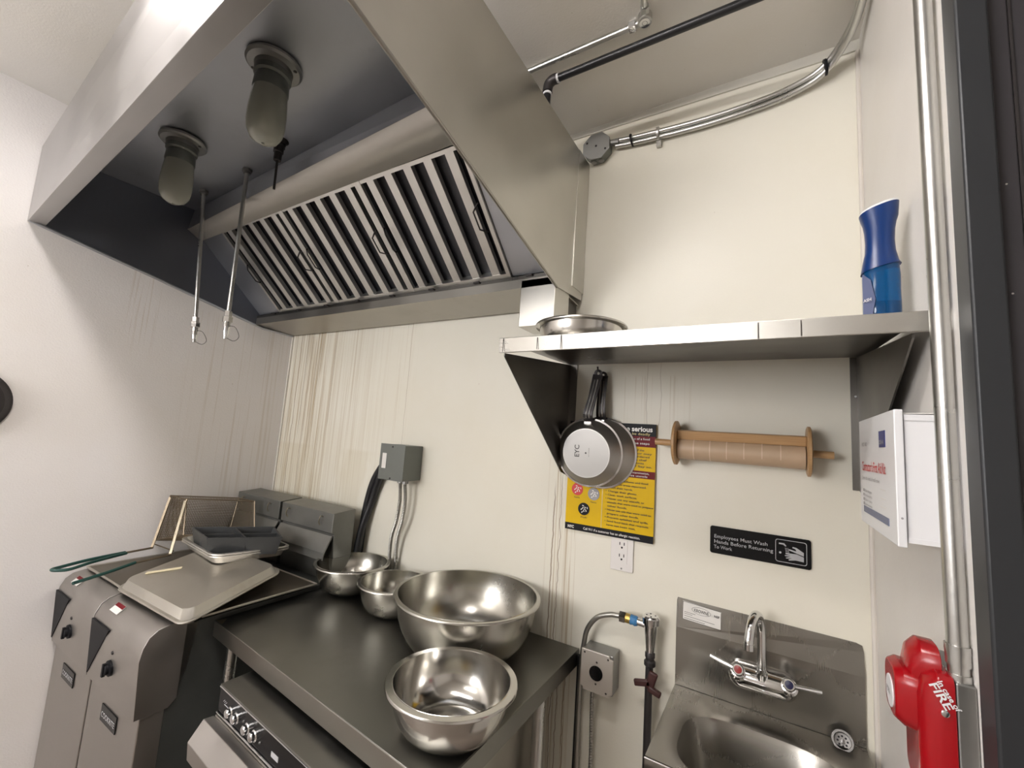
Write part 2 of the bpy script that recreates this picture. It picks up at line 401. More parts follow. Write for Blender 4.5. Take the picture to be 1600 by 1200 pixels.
for i in range(17):
    k = i/16; rail.v += [V(*HB[0]).lerp(V(*HB[1]), k), V(*TP[0]).lerp(V(*TP[1]), k)]
rail.f = [(2*i, 2*i+2, 2*i+3, 2*i+1) for i in range(16)]
rl0 = part('filter_rail', rail, m_rail, hood, label='paler strip above the filters')
md = rl0.modifiers.new('solid', 'SOLIDIFY'); md.thickness = .002
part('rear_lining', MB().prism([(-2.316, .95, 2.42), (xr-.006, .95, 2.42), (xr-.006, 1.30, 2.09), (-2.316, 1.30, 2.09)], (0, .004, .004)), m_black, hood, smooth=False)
# grease trough
part('grease_trough', MB().prism([(xl+.004, 1.185, 2.064), (xl+.004, 1.385, 2.05), (xl+.004, 1.385, 2.055), (xl+.004, 1.19, 2.069), (xl+.004, 1.19, 2.10), (xl+.004, 1.185, 2.10)], (1.726, 0, .004)), m_tabedge, hood, smooth=False)
tr = MB().box((xl+.004, 1.184, 2.098), (xr-.008, 1.2, 2.110))
part('trough_rim', tr, m_bracket, hood, smooth=False)
for i in range(8):
    x = -2.15+i*.21; part('trough_clip', MB().obox((x, 1.178, 2.106), (1, 0, 0), (0, 1, 0), (0, 0, 1), (.012, .006, .003)), m_iron, hood)
part('grease_cup', MB().prism([(-.712, 1.185, 1.935), (-.585, 1.185, 1.935), (-.585, 1.185, 2.094), (-.712, 1.185, 2.094)], (0, .11, 0)), m_side, hood, smooth=False, bevel=.002)
part('cup_hanger', MB().box((-.64, 1.30, 1.93), (-.60, 1.395, 2.07)), m_bracket, hood)

# ------------------------------------------------------------ baffle filters
uu = V(0, -.315, .288); LEN = uu.length; uu.normalize(); nn = V(0, -uu.z, uu.y).normalized()
if nn.y > 0: nn = -nn
FB = V(0, 1.192, 2.112)
def make_filter(x0, wd, label):
    org = V(x0, FB.y, FB.z)
    t = thing('grease_filter', org, label, 'grease filter', 'baffle filters in the hood')
    def P(a, b, c): return V(x0+a, FB.y, FB.z)+uu*b-nn*c          # c = depth behind the front plane
    def bar(mb, a0, a1, b0, b1, c0, c1): mb.hexa([P(a0, b0, c1), P(a1, b0, c1), P(a1, b1, c1), P(a0, b1, c1), P(a0, b0, c0), P(a1, b0, c0), P(a1, b1, c0), P(a0, b1, c0)])
    frm = MB(); bar(frm, 0, .014, 0, LEN, 0, .045); bar(frm, wd-.014, wd, 0, LEN, 0, .045)
    bar(frm, .014, wd-.014, 0, .016, .002, .045); bar(frm, .014, wd-.014, LEN-.012, LEN, .002, .045)
    part('frame', frm, m_filter, t, smooth=False)
    n = 5; pitch = (wd-.028)/n
    for i in range(n):
        c = .014+pitch*(i+.5); b = MB()
        bar(b, c-.016, c+.016, .01, LEN-.01, .004, .006)
        bar(b, c-.016, c-.014, .01, LEN-.01, .006, .022); bar(b, c+.014, c+.016, .01, LEN-.01, .006, .022)
        part('baffle', b, m_filter, t, smooth=False)
    rb = MB()
    for i in range(n+1):
        c = .014+pitch*i; a0 = max(c-.034, .014); a1 = min(c+.034, wd-.014)
        bar(rb, a0, a1, .01, LEN-.01, .034, .036)
        bar(rb, a0, a0+.002, .01, LEN-.01, .012, .034); bar(rb, a1-.002, a1, .01, LEN-.01, .012, .034)
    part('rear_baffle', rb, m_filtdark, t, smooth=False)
    for a in (.022, wd-.022):
        s_ = 1 if a < .1 else -1
        path = [P(a, LEN*.5+k, c) for k, c in ((-.045, .002), (-.045, -.004), (-.028, -.022), (.028, -.022), (.045, -.004), (.045, .002))]
        path = [p+V(s_*.012*(1 if 1 < i < 4 else 0), 0, 0) for i, p in enumerate(path)]
        part('handle', MB().tube(path, .0028, 6), m_iron, t)
    return t
W3 = .455
x0 = -2.122
fl = make_filter(x0, W3, 'leftmost baffle grease filter in the hood, beside the hanging rods')
labs = ['middle baffle grease filter in the hood, between two others', 'right-hand baffle grease filter in the hood, nearest the wall shelf']
for i in (1, 2):
    c = copy_tree(fl); c.location.x += W3*i; c['label'] = labs[i-1]
for a, b in ((-2.315, -2.124), (x0+3*W3+.002, xr-.008)):
    fill = MB().prism([V(a, FB.y, FB.z)-nn*.01, V(b, FB.y, FB.z)-nn*.01, V(b, FB.y, FB.z)+uu*LEN-nn*.01, V(a, FB.y, FB.z)+uu*LEN-nn*.01], -nn*.004)
    part('blank_panel', fill, m_hoodin, hood, smooth=False)

# ------------------------------------------------------------ jar lamps
def jar_lamp(x, y, z, s, label):
    t = thing('hood_lamp', (x, y, z), label, 'lamp', 'jar lamps under the hood')
    part('base_flange', MB().lathe((x, y, z), [(.058*s, -.002), (.074*s, -.002), (.076*s, -.010), (.070*s, -.016), (.052*s, -.018), (.05*s, -.03)], n=40), m_zinc, t)
    part('collar', MB().lathe((x, y, z), [(.05*s, -.018), (.05*s, -.045), (.044*s, -.05), (.046*s, -.055), (.048*s, -.085), (.044*s, -.092)], n=40), m_elec, t)
    g = MB().lathe((x, y, z), [(.042*s, -.07), (.046*s, -.09), (.049*s, -.12), (.051*s, -.15), (.051*s, -.18), (.047*s, -.205), (.036*s, -.224), (.019*s, -.234), (.004*s, -.236),
                               (.004*s, -.232), (.018*s, -.230), (.034*s, -.220), (.044*s, -.203), (.047*s, -.18), (.047*s, -.15), (.045*s, -.12), (.042*s, -.09), (.038*s, -.07)], n=40)
    part('glass_jar', g, m_globe, t, label='cloudy greasy glass jar')
    part('bulb', MB().lathe((x, y, z), [(.013*s, -.06), (.014*s, -.09), (.026*s, -.12), (.028*s, -.14), (.02*s, -.16), (.004*s, -.168)], n=24), m_sticker, t)
    for a in (0.6, 3.7): part('screw', MB().lathe((x+.062*s*math.cos(a), y+.062*s*math.sin(a), z-.0145), [(.005, -.003), (.004, .002)], n=10), m_iron, t)
jar_lamp(-1.165, .548, 2.546, .92, 'glass jar lamp under the hood, the larger-looking one near the right panel')
jar_lamp(-1.775, .578, 2.532, .92, 'glass jar lamp under the hood, in the dark left part')

# ------------------------------------------------------------ hanging quick-connect rods
def drop_rod(top, bot, label):
    top, bot = V(*top), V(*bot); d_ = (bot-top).normalized()
    t = thing('hanging_rod', top, label, 'hanging pipe', 'steel rods hanging from the hood')
    part('ceiling_nut', MB().tube([top, top+d_*.012], .018, 6).tube([top+d_*.012, top+d_*.02], .013, 12), m_zinc, t)
    part('pipe', MB().tube([top+d_*.015, bot-d_*.10], .0075, 14), m_galv, t)
    part('hex_coupling', MB().tube([bot-d_*.105, bot-d_*.085], .013, 6).tube([bot-d_*.083, bot-d_*.063], .017, 6), m_chrome, t)
    part('nozzle', MB().tube([bot-d_*.063, bot-d_*.045, bot-d_*.045, bot-d_*.03, bot-d_*.03, bot-d_*.014, bot-d_*.014, bot], [.011, .0115, .009, .009, .0105, .009, .007, .007], 16), m_chrome, t)
    lp = smoothpath([bot-d_*.05+V(.008, .005, 0), bot-d_*.045+V(.028, .017, 0), bot-d_*.012+V(.042, .026, 0), bot+V(.028, .017, -.006), bot-d_*.004+V(.004, .002, 0)], 6)
    part('wire_loop', MB().tube(lp, .0011, 6), m_iron, t)
drop_rod((-1.745, .78, 2.537), (-1.735, .787, 1.862), 'steel rod hanging from the hood, the right-hand one of the long pair')
drop_rod((-2.08, .775, 2.528), (-2.01, .80, 1.866), 'steel rod hanging from the hood, the left-hand one closer to the wall')
t = thing('fire_nozzle', (-1.46, .74, 2.545), 'short dark spray nozzle under the hood behind the larger lamp', 'nozzle')
part('flange', MB().lathe((-1.46, .74, 2.545), [(.028, 0), (.028, -.006), (.02, -.012), (.02, -.02)], n=24), m_iron, t)
part('body', MB().lathe((-1.46, .74, 2.545), [(.017, -.012), (.019, -.03), (.016, -.03), (.016, -.05), (.013, -.052), (.012, -.08)], n=20), m_iron, t)
part('stem', MB().tube([(-1.46, .74, 2.47), (-1.458, .742, 2.36)], .004, 8), m_iron, t)

# ------------------------------------------------------------ wall shelf
shz = 1.838
sh = thing('wall_shelf', (-.2, 1.4, 1.80), 'long stainless steel wall shelf on triangular brackets', 'shelf')
part('front_edge', MB().hexa([(-.622, .945, 1.796), (.208, .864, 1.780), (.208, .868, 1.780), (-.622, .949, 1.796), (-.622, .941, 1.836), (.208, .862, 1.8125), (.208, .87, 1.8125), (-.622, .949, 1.836)]), m_shelf, sh, smooth=False, bevel=.0015)
part('top', MB().hexa([(-.622, .944, 1.831), (.208, .865, 1.808), (.208, 1.398, 1.845), (-.622, 1.398, 1.845), (-.622, .944, 1.8358), (.208, .865, 1.8122), (.208, 1.398, 1.850), (-.622, 1.398, 1.850)]), m_shelf, sh, smooth=False)
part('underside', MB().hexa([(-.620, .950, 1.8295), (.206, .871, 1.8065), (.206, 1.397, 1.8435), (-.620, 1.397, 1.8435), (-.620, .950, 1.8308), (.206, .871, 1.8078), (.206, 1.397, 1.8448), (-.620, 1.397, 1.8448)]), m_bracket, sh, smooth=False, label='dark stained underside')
for (xw, x1, nm) in ((-.612, -.592, 0), (.176, .190, 1)):
    yfnt = .955 if nm == 0 else .885
    xp = xw if nm == 0 else .190
    part('bracket', MB().prism([(xp, yfnt, 1.797 if nm == 0 else 1.783), (xp, 1.396, 1.8425), (xp, 1.396, 1.46 if nm == 0 else 1.50), (xp, 1.36, 1.47 if nm == 0 else 1.505), (xp, yfnt, 1.789 if nm == 0 else 1.775)], (.003, 0, 0)), m_bracket, sh, smooth=False)
    a, b = (-.612, -.583) if nm == 0 else (.176, .212)
    part('bracket_flange', MB().box((a, 1.3935, 1.465 if nm == 0 else 1.503), (b, 1.3975, 1.8425)), m_bracket, sh, smooth=False)
    sx = -.596 if nm == 0 else .186
    part('screw', MB().lathe((sx, 1.3935, 1.62 if nm == 0 else 1.74), [(.004, 0), (.003, .002)], (0, -1, 0), 10), m_chrome, sh)
for x, h, wq in ((-.607, .036, 1), (-.50, .03, 1), (-.432, .034, 1.4), (-.02, .03, .8), (.045, .028, 1)):
    y = .9405+(x+.622)*(-.0952); zc = 1.8155-(x+.622)*.0238
    part('seam_mark', MB().obox((x, y-.0002, zc), (1, 0, 0), (0, 1, 0), (0, 0, 1), (.0006*wq, .0006, h/2)), m_iron, sh, label='thin dark seam on the front edge')

# ------------------------------------------------------------ bowls
def bowl(x, y, z, R, h, mat, label, rimw=.012, baser=.45):
    t = thing('mixing_bowl', (x, y, z), label, 'bowl', 'stainless steel mixing bowls')
    rb = R*baser; out = []; N = 12
    Ro = R-rimw
    for i in range(N+1):
        a = i/N; ang = a*math.pi/2
        out.append((rb+(Ro-rb)*math.sin(ang)**.9, h*(1-math.cos(ang))**1.02))
    inn = [(max(r_-.0018, .001), hh+.0018) for r_, hh in out]
    body = [(.001, 0)]+out+[(Ro, h)]+list(reversed(inn))+[(.001, .0018)]
    part('body', MB().lathe((x, y, z), body, n=72), mat, t, ang=50)
    rp = [(Ro-.001, h-.0015), (R-.003, h-.002), (R, h-.005), (R+.0005, h-.002), (R-.002, h+.0012), (Ro, h+.0012)]
    part('rim', MB().lathe((x, y, z), rp, n=72, closed=True), mat, t, ang=50)
    return t
TZ = .9205
bowl(-1.452, 1.247, TZ, .148, .108, m_bowl2, 'steel mixing bowl at the back left of the table, below the grey electrical box', baser=.36)
bowl(-1.172, 1.208, TZ, .132, .106, m_bowl2, 'small steel mixing bowl between the back left bowl and the largest bowl', baser=.38)
bowl(-.812, 1.160, TZ, .2275, .164, m_bowl2, 'largest steel mixing bowl on the table, wide and deep', baser=.42)
bowl(-.619, .849, TZ, .149, .104, m_bowl, 'shiny steel mixing bowl with a flat rim at the front right of the table', rimw=.016, baser=.42)
bowl(-.466, 1.125, 1.8425, .130, .058, m_bowl, 'shallow steel bowl standing on the left end of the wall shelf', baser=.68)

# ------------------------------------------------------------ table
def poly_z(pts, z0, z1): return MB().prism([(x, y, z0) for x, y in pts], (0, 0, z1-z0))
tb = thing('work_table', (-1.04, 1.05, 0), 'dark stainless steel work table against the back wall', 'table')
TQ = [(-1.548, .797), (-.53, .705), (-.53, 1.396), (-1.556, 1.396)]
part('tabletop', poly_z(TQ, .905, .92), m_table, tb, bevel=.002)
part('front_apron', MB().hexa([(-1.548, .7965, .872), (-.53, .7045, .872), (-.53, .7085, .872), (-1.548, .8005, .872), (-1.548, .796, .9195), (-.53, .704, .9195), (-.53, .709, .9195), (-1.548, .801, .9195)]), m_tabedge, tb, smooth=False, bevel=.001)
part('side_apron', MB().box((-.534, .71, .872), (-.529, 1.396, .9195)), m_table, tb, smooth=False)
for (x, y) in ((-1.50, .84), (-.565, .78), (-.565, 1.20), (-1.50, 1.36)):
    part('leg', MB().tube([(x, y, 0), (x, y, .04), (x, y, .04), (x, y, .905)], [.024, .022, .0165, .0165], 20), m_galv, tb)
part('corner_wear', MB().prism([(-1.547, .799, .9203), (-1.50, .795, .9203), (-1.53, .825, .9203)], (0, 0, .0003)), m_bar, tb, label='worn scraped corner')

# ------------------------------------------------------------ oven under the table
ov = thing('oven', (-.95, .95, 0), 'black and steel oven with four knobs under the work table', 'oven')
def of(x): return .705-.0788*(x+1.30)
OX0, OX1 = -1.292, -.60
part('body', poly_z([(OX0, of(OX0)+.014), (OX1, of(OX1)+.014), (OX1, 1.25), (OX0, 1.27)], .12, .845), m_tabedge, ov, smooth=False, bevel=.003)
part('top_ledge', poly_z([(OX0, of(OX0)), (OX1, of(OX1)), (OX1, 1.10), (OX0, 1.12)], .8455, .852), m_table, ov, smooth=False, bevel=.001)
part('control_panel', MB().hexa([(OX0, of(OX0)+.002, .782), (OX1, of(OX1)+.002, .782), (OX1, of(OX1)+.0135, .782), (OX0, of(OX0)+.0135, .782), (OX0, of(OX0)+.002, .845), (OX1, of(OX1)+.002, .845), (OX1, of(OX1)+.0135, .845), (OX0, of(OX0)+.0135, .845)]), m_blackg, ov, smooth=False)
part('panel_trim', MB().tube([(OX0, of(OX0), .781), (OX1, of(OX1), .781)], .0025, 8).tube([(OX0, of(OX0), .846), (OX1, of(OX1), .846)], .0015, 8), m_chrome, ov)
odir = V(1, -.0788, 0).normalized(); on = V(-.0788, -1, 0).normalized()
for x in (-1.213, -1.178, -1.118, -1.080):
    c = V(x, of(x)+.002, .812)
    part('knob', MB().lathe(c, [(.0135, 0), (.0135, .005), (.0105, .007), (.0105, .014), (.0085, .016), (.002, .0162)], on, 24), m_chrome, ov, label='chrome knob')
for x, z in ((-1.148, .803), (-1.057, .805), (-1.146, .816)): part('indicator', MB().lathe(V(x, of(x)+.002, z), [(.0028, 0), (.002, .003)], on, 10), m_zinc, ov)
lt = MB(); 
for k in range(3): lt.obox(V(-1.262+k*.006, of(-1.262)+.0015, .820-.001*k), odir+V(0, 0, .8), on, V(0, 0, 1)-odir*.8, (.005, .0005, .0006))
lt.obox(V(-1.245, of(-1.245)+.0015, .812), odir, on, (0, 0, 1), (.014, .0005, .0006))
part('panel_marks', lt, m_silv, ov)
part('display', MB().obox(V(-.985, of(-.985)+.0016, .806), odir, on, (0, 0, 1), (.016, .0008, .0055)), m_silv, ov)
def opt(x, dy, z): return V(x, of(x)+dy, z)
dr = MB().hexa([opt(OX0, -.004, .30), opt(OX1, -.004, .30), opt(OX1, .013, .30), opt(OX0, .013, .30), opt(OX0, -.004, .776), opt(OX1, -.004, .776), opt(OX1, .013, .776), opt(OX0, .013, .776)])
door = part('door', dr, m_tabedge, ov, smooth=False, bevel=.002)
hx0 = OX0-.005
hp = [(-.004, .772), (-.030, .776), (-.062, .735), (-.058, .690), (-.048, .688), (-.044, .725), (-.022, .755), (-.004, .748)]
hh = MB(); n = len(hp)
hh.add([opt(hx0, dy, z) for dy, z in hp]+[opt(OX1, dy, z) for dy, z in hp], [tuple(range(n)), tuple(range(2*n-1, n-1, -1))]+[(i, (i+1) % n, n+(i+1) % n, n+i) for i in range(n)])
part('handle_ledge', hh, m_fryer, door, smooth=False, bevel=.0015)

# ------------------------------------------------------------ fryers
def fryer(x0, x1, label, first):
    xc = (x0+x1)/2
    t = thing('deep_fryer', (xc, .95, 0), label, 'fryer', 'pair of gas deep fryers')
    part('cabinet', MB().box((x0+.006, .695, .08), (x1-.010, 1.30, .93)), m_fryside, t, smooth=False, bevel=.002)
    # console with rounded nose
    prof = [(.72, .945), (.675, .944), (.645, .938), (.625, .922), (.613, .895), (.608, .86), (.618, .70), (.70, .70), (.72, .72)]
    part('console', MB().prism([(x0+.002, y, z) for y, z in prof], (x1-x0-.004, 0, 0)), m_fryer, t, ang=30, bevel=.001)
    part('front_door', MB().box((x0+.004, .632, .08), (x1-.006, .694, .698)), m_fryer, t, smooth=False, bevel=.003)
    part('side_shroud', MB().prism([(x1-.0065, y, z) for y, z in ((.72, .93), (.70, .93), (.64, .91), (.63, .70), (.70, .705), (.735, .80), (.75, .93))], (.003, 0, 0)), m_bracket, t, smooth=False)
    yy = lambda z: .608+(.86-z)*.0625
    tri = MB().add([(x0+.003, .6065, .883), (x0+.135, .6065, .883), (x0+.003, yy(.712)-.0015, .712)], [(0, 1, 2)])
    tri = MB().prism([(x0+.003, .6045, .885), (x0+.15, .6045, .885), (x0+.003, .6145, .712)], (0, .006, 0))
    part('black_triangle', tri, m_black, t, label='black triangular panel', smooth=False)
    kc = V(xc-.005, yy(.79), .785); ax = V(0, -1, -.06).normalized()
    part('knob', MB().lathe(kc, [(.023, 0), (.023, .006), (.016, .008), (.016, .015), (.013, .017), (.002, .0172)], ax, 24).obox(kc+ax*.016, (1, 0, 0), (0, 1, 0), (0, 0, 1), (.005, .004, .018)), m_black, t, label='black knob')
    part('pilot_light', MB().lathe(V(xc+.003, yy(.835), .832), [(.006, 0), (.005, .003), (.002, .004)], ax, 16), m_iron, t)
    bd = part('badge', MB().box((xc-.068, .6285, .607), (xc+.052, .632, .655)), m_blackg, t, label='small black name badge', bevel=.001)
    lt = MB(); text(lt, 'COOKRITE', (xc-.060, .6282, .622), (1, 0, 0), (0, 0, 1), (0, -1, 0), .022, .01, width=.104)
    part('lettering', lt, m_silv, bd)
    # flue
    fy = 1.215
    fp = [(fy, 1.205), (fy, 1.125), (fy+.012, 1.12), (fy+.012, 1.105), (fy+.02, 1.02), (1.325, 1.02), (1.325, 1.215)]
    part('flue_box', MB().prism([(x0+.008, y, z) for y, z in fp], (x1-x0-.018, 0, 0)), m_flue, t, smooth=False, bevel=.002)
    part('flue_base', MB().box((x0+.01, fy+.02, .93), (x1-.012, 1.325, 1.0195)), m_flue, t, smooth=False)
    part('flue_flap', MB().prism([(x0+.006, y, z) for y, z in ((fy+.004, 1.114), (fy-.028, 1.052), (fy-.032, 1.024), (fy-.027, 1.023), (fy-.023, 1.049), (fy+.008, 1.110))], (x1-x0-.018, 0, 0)), m_flue, t, smooth=False)
    for dx in (.07, x1-x0-.08):
        part('flue_hook', MB().tube(smoothpath([(x0+dx, fy, 1.185), (x0+dx+.002, fy-.012, 1.188), (x0+dx-.004, fy-.014, 1.165), (x0+dx-.004, fy-.006, 1.15)], 5), .0022, 6), m_bar, t)
    sn = V(0, -.62, .78).normalized(); sa = V(0, .78, .62).normalized(); sc0 = V(xc-.085, .634, .9325)
    sk = part('sticker', MB().obox(sc0, (1, 0, 0), sa, sn, (.030, .014, .0012)), m_sticker, t, label='white sticker with a dark red band')
    part('sticker_band', MB().obox(sc0+sa*.0085+sn*.0012, (1, 0, 0), sa, sn, (.030, .0055, .0004)), m_dred, sk)
    part('top_rail', MB().box((x0+.03, .722, .93), (x1-.002, .738, .951)), m_tabedge, t, smooth=False, bevel=.001)
    return t
f1 = fryer(-2.316, -1.936, 'deep fryer against the left wall, partly behind the other fryer', True)
f2 = fryer(-1.934, -1.550, 'deep fryer beside the work table, its dark side panel showing', False)
# lids resting over the fry tanks
def lid(x0, x1, y0, y1, z, label, par):
    m = MB().prism([(x, y, z) for x, y in ((x0, y0), (x1, y0), (x1, y1), (x0, y1))], (0, 0, .003))
    o = part('lid', m, m_pandark, par, label=label, smooth=False, bevel=.001)
    path = [(x0, y0, z+.003), (x1, y0, z+.003), (x1, y1, z+.003), (x0, y1, z+.003), (x0, y0, z+.003)]
    part('rolled_edge', MB().tube(path, .004, 8), m_pan, o)
lid(-2.30, -1.945, .68, 1.15, .9515, 'stained metal lid', f1)
lid(-1.925, -1.520, .745, 1.14, .9515, 'stained metal lid', f2)

# ------------------------------------------------------------ sheet pans
def lerp(a, b, t): return a+(b-a)*t
def pan_mesh(C, inv, hgt, inset, n=5, rad=.10, rimw=.012, th=.0015):
    # C: four corners (front-left, front-right, back-right, back-left); bilinear so the pan may sit twisted
    C = [Vector(c) for c in C]
    def B(s, t_): return lerp(lerp(C[0], C[1], s), lerp(C[3], C[2], s), t_)
    up = (C[1]-C[0]).cross(C[3]-C[0]).normalized()
    W_ = (C[1]-C[0]).length; L_ = (C[3]-C[0]).length
    def loop(ins, rad_, z):
        P = []
        for (cs, ct, a0) in ((1, 1, 0), (0, 1, 90), (0, 0, 180), (1, 0, 270)):
            for i in range(n+1):
                a = math.radians(a0+90*i/n)
                cx = (W_-ins-rad_) if cs else (ins+rad_); cy = (L_-ins-rad_) if ct else (ins+rad_)
                P.append(B((cx+rad_*math.cos(a))/W_, (cy+rad_*math.sin(a))/L_)+up*z)
        return P
    R0 = rad*W_
    sgn = 1 if inv else -1
    loops = [loop(0, R0, 0), loop(0, R0, .004*sgn*0+.003), loop(rimw, R0-rimw*.6, .003), loop(rimw+inset, R0*.8, hgt*sgn), loop(rimw+inset*1.5, R0*.7, hgt*sgn)]
    lo2 = [[p-up*th*1 for p in l_] for l_ in loops[1:]]
    mb = MB(); N = len(loops[0])
    def bridge(l1, l2):
        base = len(mb.v); mb.v += l1+l2
        for i in range(N): j = (i+1) % N; mb.f.append((base+i, base+j, base+N+j, base+N+i))
    for a, b in zip(loops, loops[1:]): bridge(a, b)
    base = len(mb.v); mb.v += loops[-1]; mb.f.append(tuple(range(base, base+N)))
    return mb, loops
def pan(name, C, inv, hgt, inset, mat, label, group='baking sheets on the fryers', rad=.08, rimw=.008):
    mb, loops = pan_mesh(C, inv, hgt, inset, rad=rad, rimw=rimw)
    c = sum((Vector(q) for q in C), V(0, 0, 0))/4
    me = mesh_obj(name, mb, mat, c, ang=50); me.location = c; tag(me, label, 'baking sheet', group)
    bm = bmesh.new(); bm.from_mesh(me.data); bmesh.ops.remove_doubles(bm, verts=bm.verts, dist=1e-5); bmesh.ops.recalc_face_normals(bm, faces=bm.faces); bm.to_mesh(me.data); bm.free()
    me.data.shade_smooth(); me.data.set_sharp_from_angle(angle=math.radians(50))
    s_ = me.modifiers.new('solid', 'SOLIDIFY'); s_.thickness = .0015; s_.offset = 0
    L = loops[2]; part('rolled_rim', MB().tube([p for p in loops[0]]+[loops[0][0]], .0035, 8), mat, me)
    return me
big = pan('baking_sheet', [(-1.95, .660, .962), (-1.475, .672, .962), (-1.585, 1.035, 1.012), (-2.05, 1.02, 1.012)], True, .026, .014, m_pan, 'large upturned baking sheet with a masking tape label')
tp = MB().obox((-1.895, .775, 1.0065), (.5, .86, .10), (-.86, .5, 0), (0, -.12, 1), (.052, .011, .0008))
part('tape_label', tp, plain('masking_tape', (.70, .62, .42), .6), big)
q1 = [(-2.115, .905, 1.062), (-1.770, .872, 1.062), (-1.700, 1.135, 1.062), (-2.045, 1.175, 1.062)]
pan('baking_sheet', [V(*c)-V(0, 0, .008) for c in q1], False, .026, .010, m_pan2, 'small baking sheet, the lower of the nested pair', rad=.10)
pan('baking_sheet', q1, False, .026, .010, m_pan2, 'small baking sheet, the upper of the nested pair under the dark tray', rad=.10)
# dark compartment tray
T0 = [V(-2.050, .912, 1.115), V(-1.835, .873, 1.115), V(-1.675, 1.075, 1.115), V(-1.86, 1.15, 1.115)]
cen = sum(T0, V(0, 0, 0))/4
def sc4(Q, k, z): return [V(cen.x+(q.x-cen.x)*k, cen.y+(q.y-cen.y)*k, z) for q in Q]
tray = thing('compartment_tray', (cen.x, cen.y, 1.047), 'dark divided tray standing on the small baking sheets', 'tray')
m = MB()
for i in range(4):
    j = (i+1) % 4
    o1 = sc4(T0, 1.0, 1.115); o0 = sc4(T0, .90, 1.0475); n1 = sc4(T0, .955, 1.115); n0 = sc4(T0, .86, 1.0475)
    m.hexa([o0[i], o0[j], n0[j], n0[i], o1[i], o1[j], n1[j], n1[i]])
part('wall', m, m_tray, tray, smooth=False, bevel=.001)
part('base', MB().prism(sc4(T0, .895, 1.0465), (0, 0, .003)), m_tray, tray, smooth=False)
a0 = lerp(T0[0], T0[1], .5); 
dv = MB()
for s_ in (.52,):
    a = lerp(sc4(T0, .95, 1.11)[0], sc4(T0, .95, 1.11)[3], s_); b = lerp(sc4(T0, .95, 1.11)[1], sc4(T0, .95, 1.11)[2], s_)
    dd = (b-a).normalized(); dv.obox((a+b)/2-V(0, 0, .03), dd, dd.cross(V(0, 0, 1)), (0, 0, 1), ((b-a).length/2, .003, .03))
a = lerp(sc4(T0, .95, 1.11)[0], sc4(T0, .95, 1.11)[1], .55); b = lerp(sc4(T0, .95, 1.11)[3], sc4(T0, .95, 1.11)[2], .55)
dd = (b-a).normalized(); dv.obox((a+b)/2-V(0, 0, .03), dd, dd.cross(V(0, 0, 1)), (0, 0, 1), ((b-a).length/2, .003, .03))
part('divider', dv, m_tray, tray, smooth=False)

# ------------------------------------------------------------ fryer basket
bk = thing('fryer_basket', (-2.15, 1.05, 1.03), 'wire fryer basket with two green handles leaning by the left wall', 'fryer basket')
FT = [V(-2.193, .94, 1.206), V(-2.085, 1.175, 1.190)]; FBm = [V(-2.150, .93, 1.062), V(-2.03, 1.165, 1.045)]
off = V(-.085, -.03, .006); offb = V(-.13, -.05, -.035)
c8 = dict(a=FBm[0], b=FBm[1], c=FT[1], d=FT[0])
back = dict(a=FBm[0]+offb, b=FBm[1]+offb, c=FT[1]+off, d=FT[0]+off)
fw = MB()
def edge(mb, p, q, rr): mb.tube([p, q], rr, 6)
for (p, q) in (('a', 'b'), ('b', 'c'), ('c', 'd'), ('d', 'a')):
    edge(fw, c8[p], c8[q], .0032); edge(fw, back[p], back[q], .003)
for k in 'abcd': edge(fw, c8[k], back[k], .003)
part('frame', fw, m_wire, bk)
def grid(mb, A_, B_, C_, D_, nu, nv, rr=.0012):
    for i in range(1, nu):
        t_ = i/nu; mb.tube([lerp(A_, B_, t_), lerp(D_, C_, t_)], rr, 4, False)
    for j in range(1, nv):
        t_ = j/nv; mb.tube([lerp(A_, D_, t_), lerp(B_, C_, t_)], rr, 4, False)
g = MB()
grid(g, back['a'], back['b'], back['c'], back['d'], 42, 26)
grid(g, c8['a'], back['a'], back['d'], c8['d'], 18, 26)
grid(g, c8['b'], back['b'], back['c'], c8['c'], 18, 26)
grid(g, c8['a'], c8['b'], back['b'], back['a'], 42, 18)
part('wire_mesh', g, m_wire, bk, smooth=False)
H1 = [V(-2.265, .905, 1.207), V(-2.245, .86, 1.005)]; H2 = [V(-2.185, .932, 1.20), V(-2.098, .87, 1.004)]
for (p, q) in (H1, H2):
    d_ = (q-p).normalized(); sdv = V(.8, .5, 0).normalized()
    part('handle_bar', MB().obox((p+q)/2, d_, sdv, d_.cross(sdv), ((q-p).length/2, .0055, .0018)), m_wire if p.x < -2.22 else m_bar, bk, bevel=.0005)
part('cross_wire', MB().tube([H1[1]+V(0, .01, .012), H2[1]+V(0, .01, .012)], .0025, 6), m_wire, bk)
e1 = [H1[1], V(-2.235, .77, 1.004), V(-2.205, .66, 1.003), V(-2.178, .57, .998)]
e2 = [H2[1], V(-2.075, .75, 1.002), V(-2.045, .66, .992), V(-2.015, .565, .985)]
for e, bend in ((e1, V(-.035, 0, 0)), (e2, V(.004, 0, 0))):
    part('handle_wire', MB().tube([e[0], e[1]], .0035, 8).tube([e[0]+V(.012, 0, .002), e[1]+V(.012, 0, .002)], .0035, 8), m_wire, bk)
    if bend.x < 0:
        lp = smoothpath([e[1]+V(.010, 0, 0), e[2]+V(.026, 0, 0), e[3]+V(.030, .02, 0), e[3]+V(.020, -.012, 0), e[3]+V(.0, -.022, 0), e[3]+V(-.016, 0, 0), e[2]+V(-.012, 0, 0), e[1]+V(-.004, 0, 0)], 8)
    else:
        lp = smoothpath([e[1], e[2], e[3]], 8)
    part('grip', MB().tube(lp, .0056, 10), m_green, bk, label='green rubber grip')

